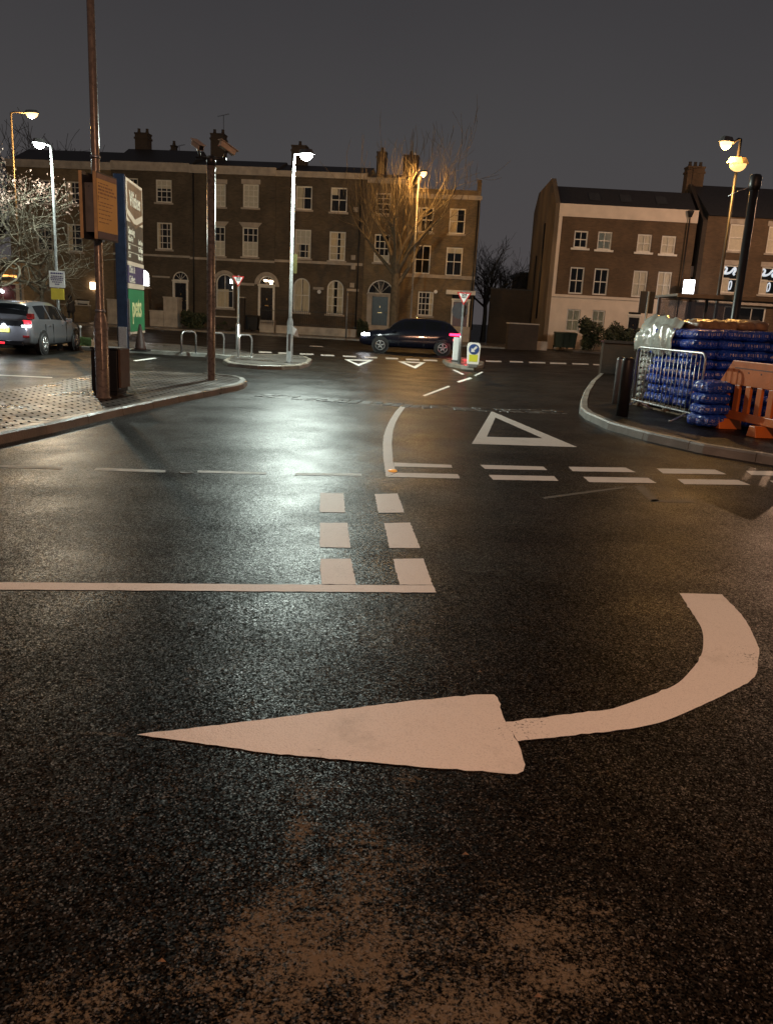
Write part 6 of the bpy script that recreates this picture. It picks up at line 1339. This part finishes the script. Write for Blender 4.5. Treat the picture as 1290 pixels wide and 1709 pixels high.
tree('street_tree', 'tall bare street tree with upright shoots in front of the teal door', p, 11.8, .5, 7, 'bark', .3, 4.2, 10, 4, up=1.1, curl=.17, splits=(3, 4), seglen=.45, twig_r=.016, shoots=120)
p = at(-10, 560, 27.5); p.z = 0
tree('pruned_tree', 'twisted pruned tree with reddish tips lit by the white lamp', p, 6.9, 1.1, 12, 'barkp', .13, 2.6, 11, 4, up=.55, curl=.36, splits=(3, 5), seglen=.17, twig_r=.009, leaf=.05, leafn=4600, leafmat='leafr', lean=(.3, 0), minz=4.3)
p = at(75, 560, 29.5); p.z = 0
tree('pruned_tree', 'pale twisted bare tree just right of the reddish tipped tree', p, 5.6, 1.2, 23, 'barkp', .09, 2.1, 8, 4, up=.15, curl=.4, splits=(2, 4), seglen=.17, twig_r=.008)
for i, (px, ph, lab) in enumerate(((-10, 14.5, 'dim distant bare tree at left edge behind the sodium lamp'), (70, 13.0, 'dim distant bare tree above the roof left of the tall post'), (128, 13.6, 'dim distant bare tree showing just left of the tall brown post'))):
    p = at(px, 560, 74); p.z = 0; tree('distant_tree', lab, p, ph+2.5, .9, 40+i, 'barkd', .3, 6, 8, 4, up=.4, curl=.2, splits=(3, 4), seglen=.8, twig_r=.03, group='dim trees beyond the terrace')
for i, (px, Y, ph, lab) in enumerate(((806, 66, 8.2, 'bare dark tree against the sky beside the end of the terrace'), (826, 70, 7.6, 'smaller bare dark tree in the gap, right of the taller one'))):
    p = at(px, 560, Y); p.z = 0; tree('gap_tree', lab, p, ph, .7, 60+i, 'barkd', .2, 3.4, 9, 4, up=.7, curl=.2, splits=(3, 5), seglen=.4, twig_r=.02, group='bare trees in the gap')
def shrub(label, P0, w_, d_, h_, seed, n=900, name='shrub', leaf=.07, mat='leafg', group=None):
    rg = random.Random(seed); t_ = thing(name, label, 'shrub', P0, 0, group); sb = MB(); lb = MB(); blobs = [(rg.uniform(-.36,.36)*w_, rg.uniform(-.3,.3)*d_, rg.uniform(.2,.78)*h_, rg.uniform(.2,.34)) for _ in range(9)]
    for (x, y, z, r_) in blobs: sb.tube([(x*.2, y*.2, 0), (x*.6, y*.6, z*.5), (x, y, z)], [.025, .018, .008], 5, caps=False)
    for i in range(n):
        x, y, z, r_ = rg.choice(blobs); v = Vector((rg.gauss(0,1), rg.gauss(0,1), rg.gauss(0,1))).normalized()*rg.uniform(.6,1.08); c_ = Vector((x+v.x*r_*w_*.75, y+v.y*r_*d_, max(.03, z+v.z*r_*h_*.9)))
        a_ = Vector((rg.gauss(0,1), rg.gauss(0,1), rg.gauss(0,1))).normalized(); b_ = a_.orthogonal().normalized(); s1 = leaf*rg.uniform(.6,1.4); lb.add([c_-a_*s1, c_+b_*s1*.6, c_+a_*s1, c_-b_*s1*.6], [(0,1,2,3)])
    sb.build('stems', 'barkd', t_); lb.build('leaves', mat, t_); return t_
def sp(label, px0, px1, ytop, Y, seed, **k_):
    a = at(px0, 560, Y); c = at(px1, 560, Y); top = at((px0+px1)/2, ytop, Y).z; return shrub(label, ((a.x+c.x)/2, Y, 0), c.x-a.x, 1.4, top, seed, **k_)
sp('rounded dark shrub in front of the corner house, beside the wheelie bins', 965, 1012, 527, 54.2, 1, n=2600, leaf=.09, name='shrub')
sp('wider dark shrub in front of the corner house, left of its door', 1005, 1046, 531, 54.4, 2, n=2200, leaf=.09, name='shrub')
sp('dark shrub at the foot of the corner house door, right of the wider shrub', 1040, 1076, 543, 54.6, 6, n=1500, leaf=.09)
sp('low dark hedge between the stone pillar and camera post', 298, 350, 519, 57.0, 3, n=3000, leaf=.09, name='hedge')
sp('low dark shrub beside the railings, left of the teal door', 596, 614, 532, 56.5, 4, n=1500, leaf=.08)
sp('dark hedge behind the wheelie bins, right of the camera post', 364, 408, 534, 57.0, 5, n=2000, leaf=.08, name='hedge')
# front garden things along the terrace
def tp(px, off, py=560):
    """point at photo column px, off metres in front of the terrace"""
    Mf = Matrix.Translation(T0 - TN*off) @ Matrix.Rotation(TA, 4, 'Z'); u = loc(Mf, px, py)[0]; return T0 + TD*u - TN*off
def gwall(label, px0, px1, off, z1, mat, th=.3, name='garden_wall', cope='stone', cat='wall'): return boxthing(name, label, cat, tp(px0, off), tp(px1, off), z1, th, mat, cope)
gwall('squat stone pillar in front of the pale arched doorway', 274, 297, 4.8, 2.05, 'stone', .9, 'stone_pillar', 'stone', 'pillar')
gwall('low pale garden wall left of the stone pillar', 251, 273.5, 4.8, 1.1, 'stone', .3)
gwall('brick gate pier right behind the retail sign', 240, 249.5, 4.6, 2.6, 'brick_brown', .5, 'gate_pier', 'stone', 'pillar')
gwall('pale garden wall left of the retail sign', 181, 199, 4.6, 1.7, 'stone')
gwall('low tan garden wall behind the silver car', 60, 150, 4.6, 1.2, 'brick_tan')
gwall('low brick garden wall behind the cycle hoops', 352, 404, 4.8, .95, 'brick_dark')
gwall('brick gate pier left of the glowing doorway', 399, 407, 4.9, 2.3, 'brick_dark', .4, 'gate_pier', 'stone', 'pillar')
def railing(label, px0, px1, off, h0, h1, seed=0):
    a, c = tp(px0, off), tp(px1, off); d = c-a; t_ = thing('railing', label, 'railing', (a.x, a.y, 0), math.atan2(d.y, d.x), 'front railings of the terrace'); L_ = d.length
    b = MB(); b.box(0, L_, -.12, .12, 0, h0); b.build('plinth', 'stone', t_)
    b = MB(); b.box(0, L_, -.015, .015, h0+.12, h0+.15); b.box(0, L_, -.015, .015, h1-.15, h1-.12); b.build('rails', 'iron', t_)
    b = MB(); n_ = int(L_/.13)
    for i in range(n_+1): x = L_*i/n_; b.tube([(x,0,h0),(x,0,h1-.04),(x,0,h1+.03)], [.012,.012,.002], 4)
    b.build('bars', 'iron', t_)
railing('black iron railings on pale plinth below the arched windows', 461, 594, 4.6, .62, 1.75)
railing('short black iron railings on pale plinth beside the glowing doorway', 434, 458, 4.6, .62, 1.7)
railing('black iron railings by the end house, behind the dark car', 668, 742, 4.6, .5, 1.6)
def wheelie(label, P0, rz, mat='wheelie', h=1.07, group='wheelie bins'):
    t_ = thing('wheelie_bin', label, 'wheelie bin', P0, rz, group); b = MB()
    vs = [(-.24,-.27,.08),(.24,-.27,.08),(.24,.25,.08),(-.24,.25,.08),(-.29,-.35,h-.08),(.29,-.35,h-.08),(.29,.34,h-.08),(-.29,.34,h-.08)]; b.add(vs, [(0,3,2,1),(4,5,6,7),(0,1,5,4),(1,2,6,5),(2,3,7,6),(3,0,4,7)]); b.build('body', mat, t_, .02)
    b = MB(); b.add([(-.31,-.38,h-.078),(.31,-.38,h-.078),(.31,.36,h-.078),(-.31,.36,h-.078),(-.28,-.34,h-.02),(.28,-.34,h-.02),(.28,.36,h+.03),(-.28,.36,h+.03)], [(0,3,2,1),(4,5,6,7),(0,1,5,4),(1,2,6,5),(2,3,7,6),(3,0,4,7)]); b.build('lid', mat, t_, .01)
    b = MB(); b.tube([(-.25,.4,h-.05),(.25,.4,h-.05)], .018, 6); b.build('handle', mat, t_)
    for sx2 in (-.26, .26): b = MB(); b.disc((sx2,.24,.1), .1, (1,0,0), .05, 16); b.build('wheel', 'rubber', t_)
    return t_
w1 = wheelie('dark green wheelie bin against the pale ground floor, leftmost of three', at(929, 575, 54.8)*Vector((1,1,0)).to_4d().to_3d() if False else Vector((at(931, 575, 54.8).x, 54.8, .1)), 0, group='wheelie bins by the corner house')
for px, lab in ((942.5, 'dark green wheelie bin in the middle of three by the pale house'), (953, 'dark green wheelie bin next to the shrubs by the pale house')):
    c = copy_tree(w1); c.location = (at(px, 575, 54.8).x, 54.9, .1); c['label'] = lab
w2 = wheelie('black wheelie bin just left of the glowing doorway', Vector((tp(413, 4).x, tp(413, 4).y, .1)), TA, 'bin', group='black wheelie bins by the glowing doorway')
c = copy_tree(w2); q = tp(425, 4); c.location = (q.x, q.y, .1); c['label'] = 'black wheelie bin directly in front of the glowing doorway'
# grass strip
rg = random.Random(9); b = MB(); A_ = [G(122, 581), G(152, 583), G(152, 572), G(122, 570)]
for i in range(5200):
    u, v = rg.random(), rg.random(); q = A_[0].lerp(A_[1], u).lerp(A_[3].lerp(A_[2], u), v); h_ = rg.uniform(.05, .14); a = rg.uniform(0, 6.28); dx, dy = math.cos(a)*.02, math.sin(a)*.02
    b.add([(q.x-dx, q.y-dy, .1), (q.x+dx, q.y+dy, .1), (q.x+rg.uniform(-.05,.05), q.y+rg.uniform(-.05,.05), .1+h_)], [(0,1,2)])
tag(b.build('grass', 'grass'), 'strip of short grass beside the silver car', kind='stuff')
# reflective stud on the marking, fallen leaf near the camera
p = base_z(655, 787); o = MB(); o.lathe([(.05,.004),(.045,.018),(.02,.022),(0,.022)], n=12); tag(o.build('road_stud', em('amber_glint', (1, .5, .1), .35)), 'small amber road stud set in the corner of the white markings', 'road stud').location = (p.x, p.y, 0)  # lamplight caught by the stud is put in as faint emission
p = base_z(311, 789); o = MB(); o.lathe([(.07,.002),(.07,.005),(.055,.006),(.05,.004),(0,.004)], n=20); tag(o.build('valve_cover', pm('worn_iron', (.06,.055,.05), .7)), 'small round iron valve cover between two worn dashes on the road', 'cover').location = (p.x, p.y, 0)
rg = random.Random(31)
for i, (px, py, lab) in enumerate(((270, 1609, 'small pale dead leaf on wet asphalt at lower left'), (897, 1668, 'small dead leaf on wet asphalt near the bottom, right of centre'), (800, 1124, 'tiny dead leaf on dark asphalt above the arrow head'), (776, 1430, 'tiny pale scrap on wet asphalt below the arrow'))):
    q = base_z(px, py); o = MB(); s1 = .011; o.add([(-s1, 0, .006), (0, -s1*.5, .012), (s1*1.1, 0, .008), (0, s1*.5, .014)], [(0,1,2,3)]); tag(o.build('dead_leaf', pm('dead_leaf', (.18, .11, .06), .5)), lab, 'leaf', 'dead leaves on the asphalt').location = (q.x, q.y, 0)
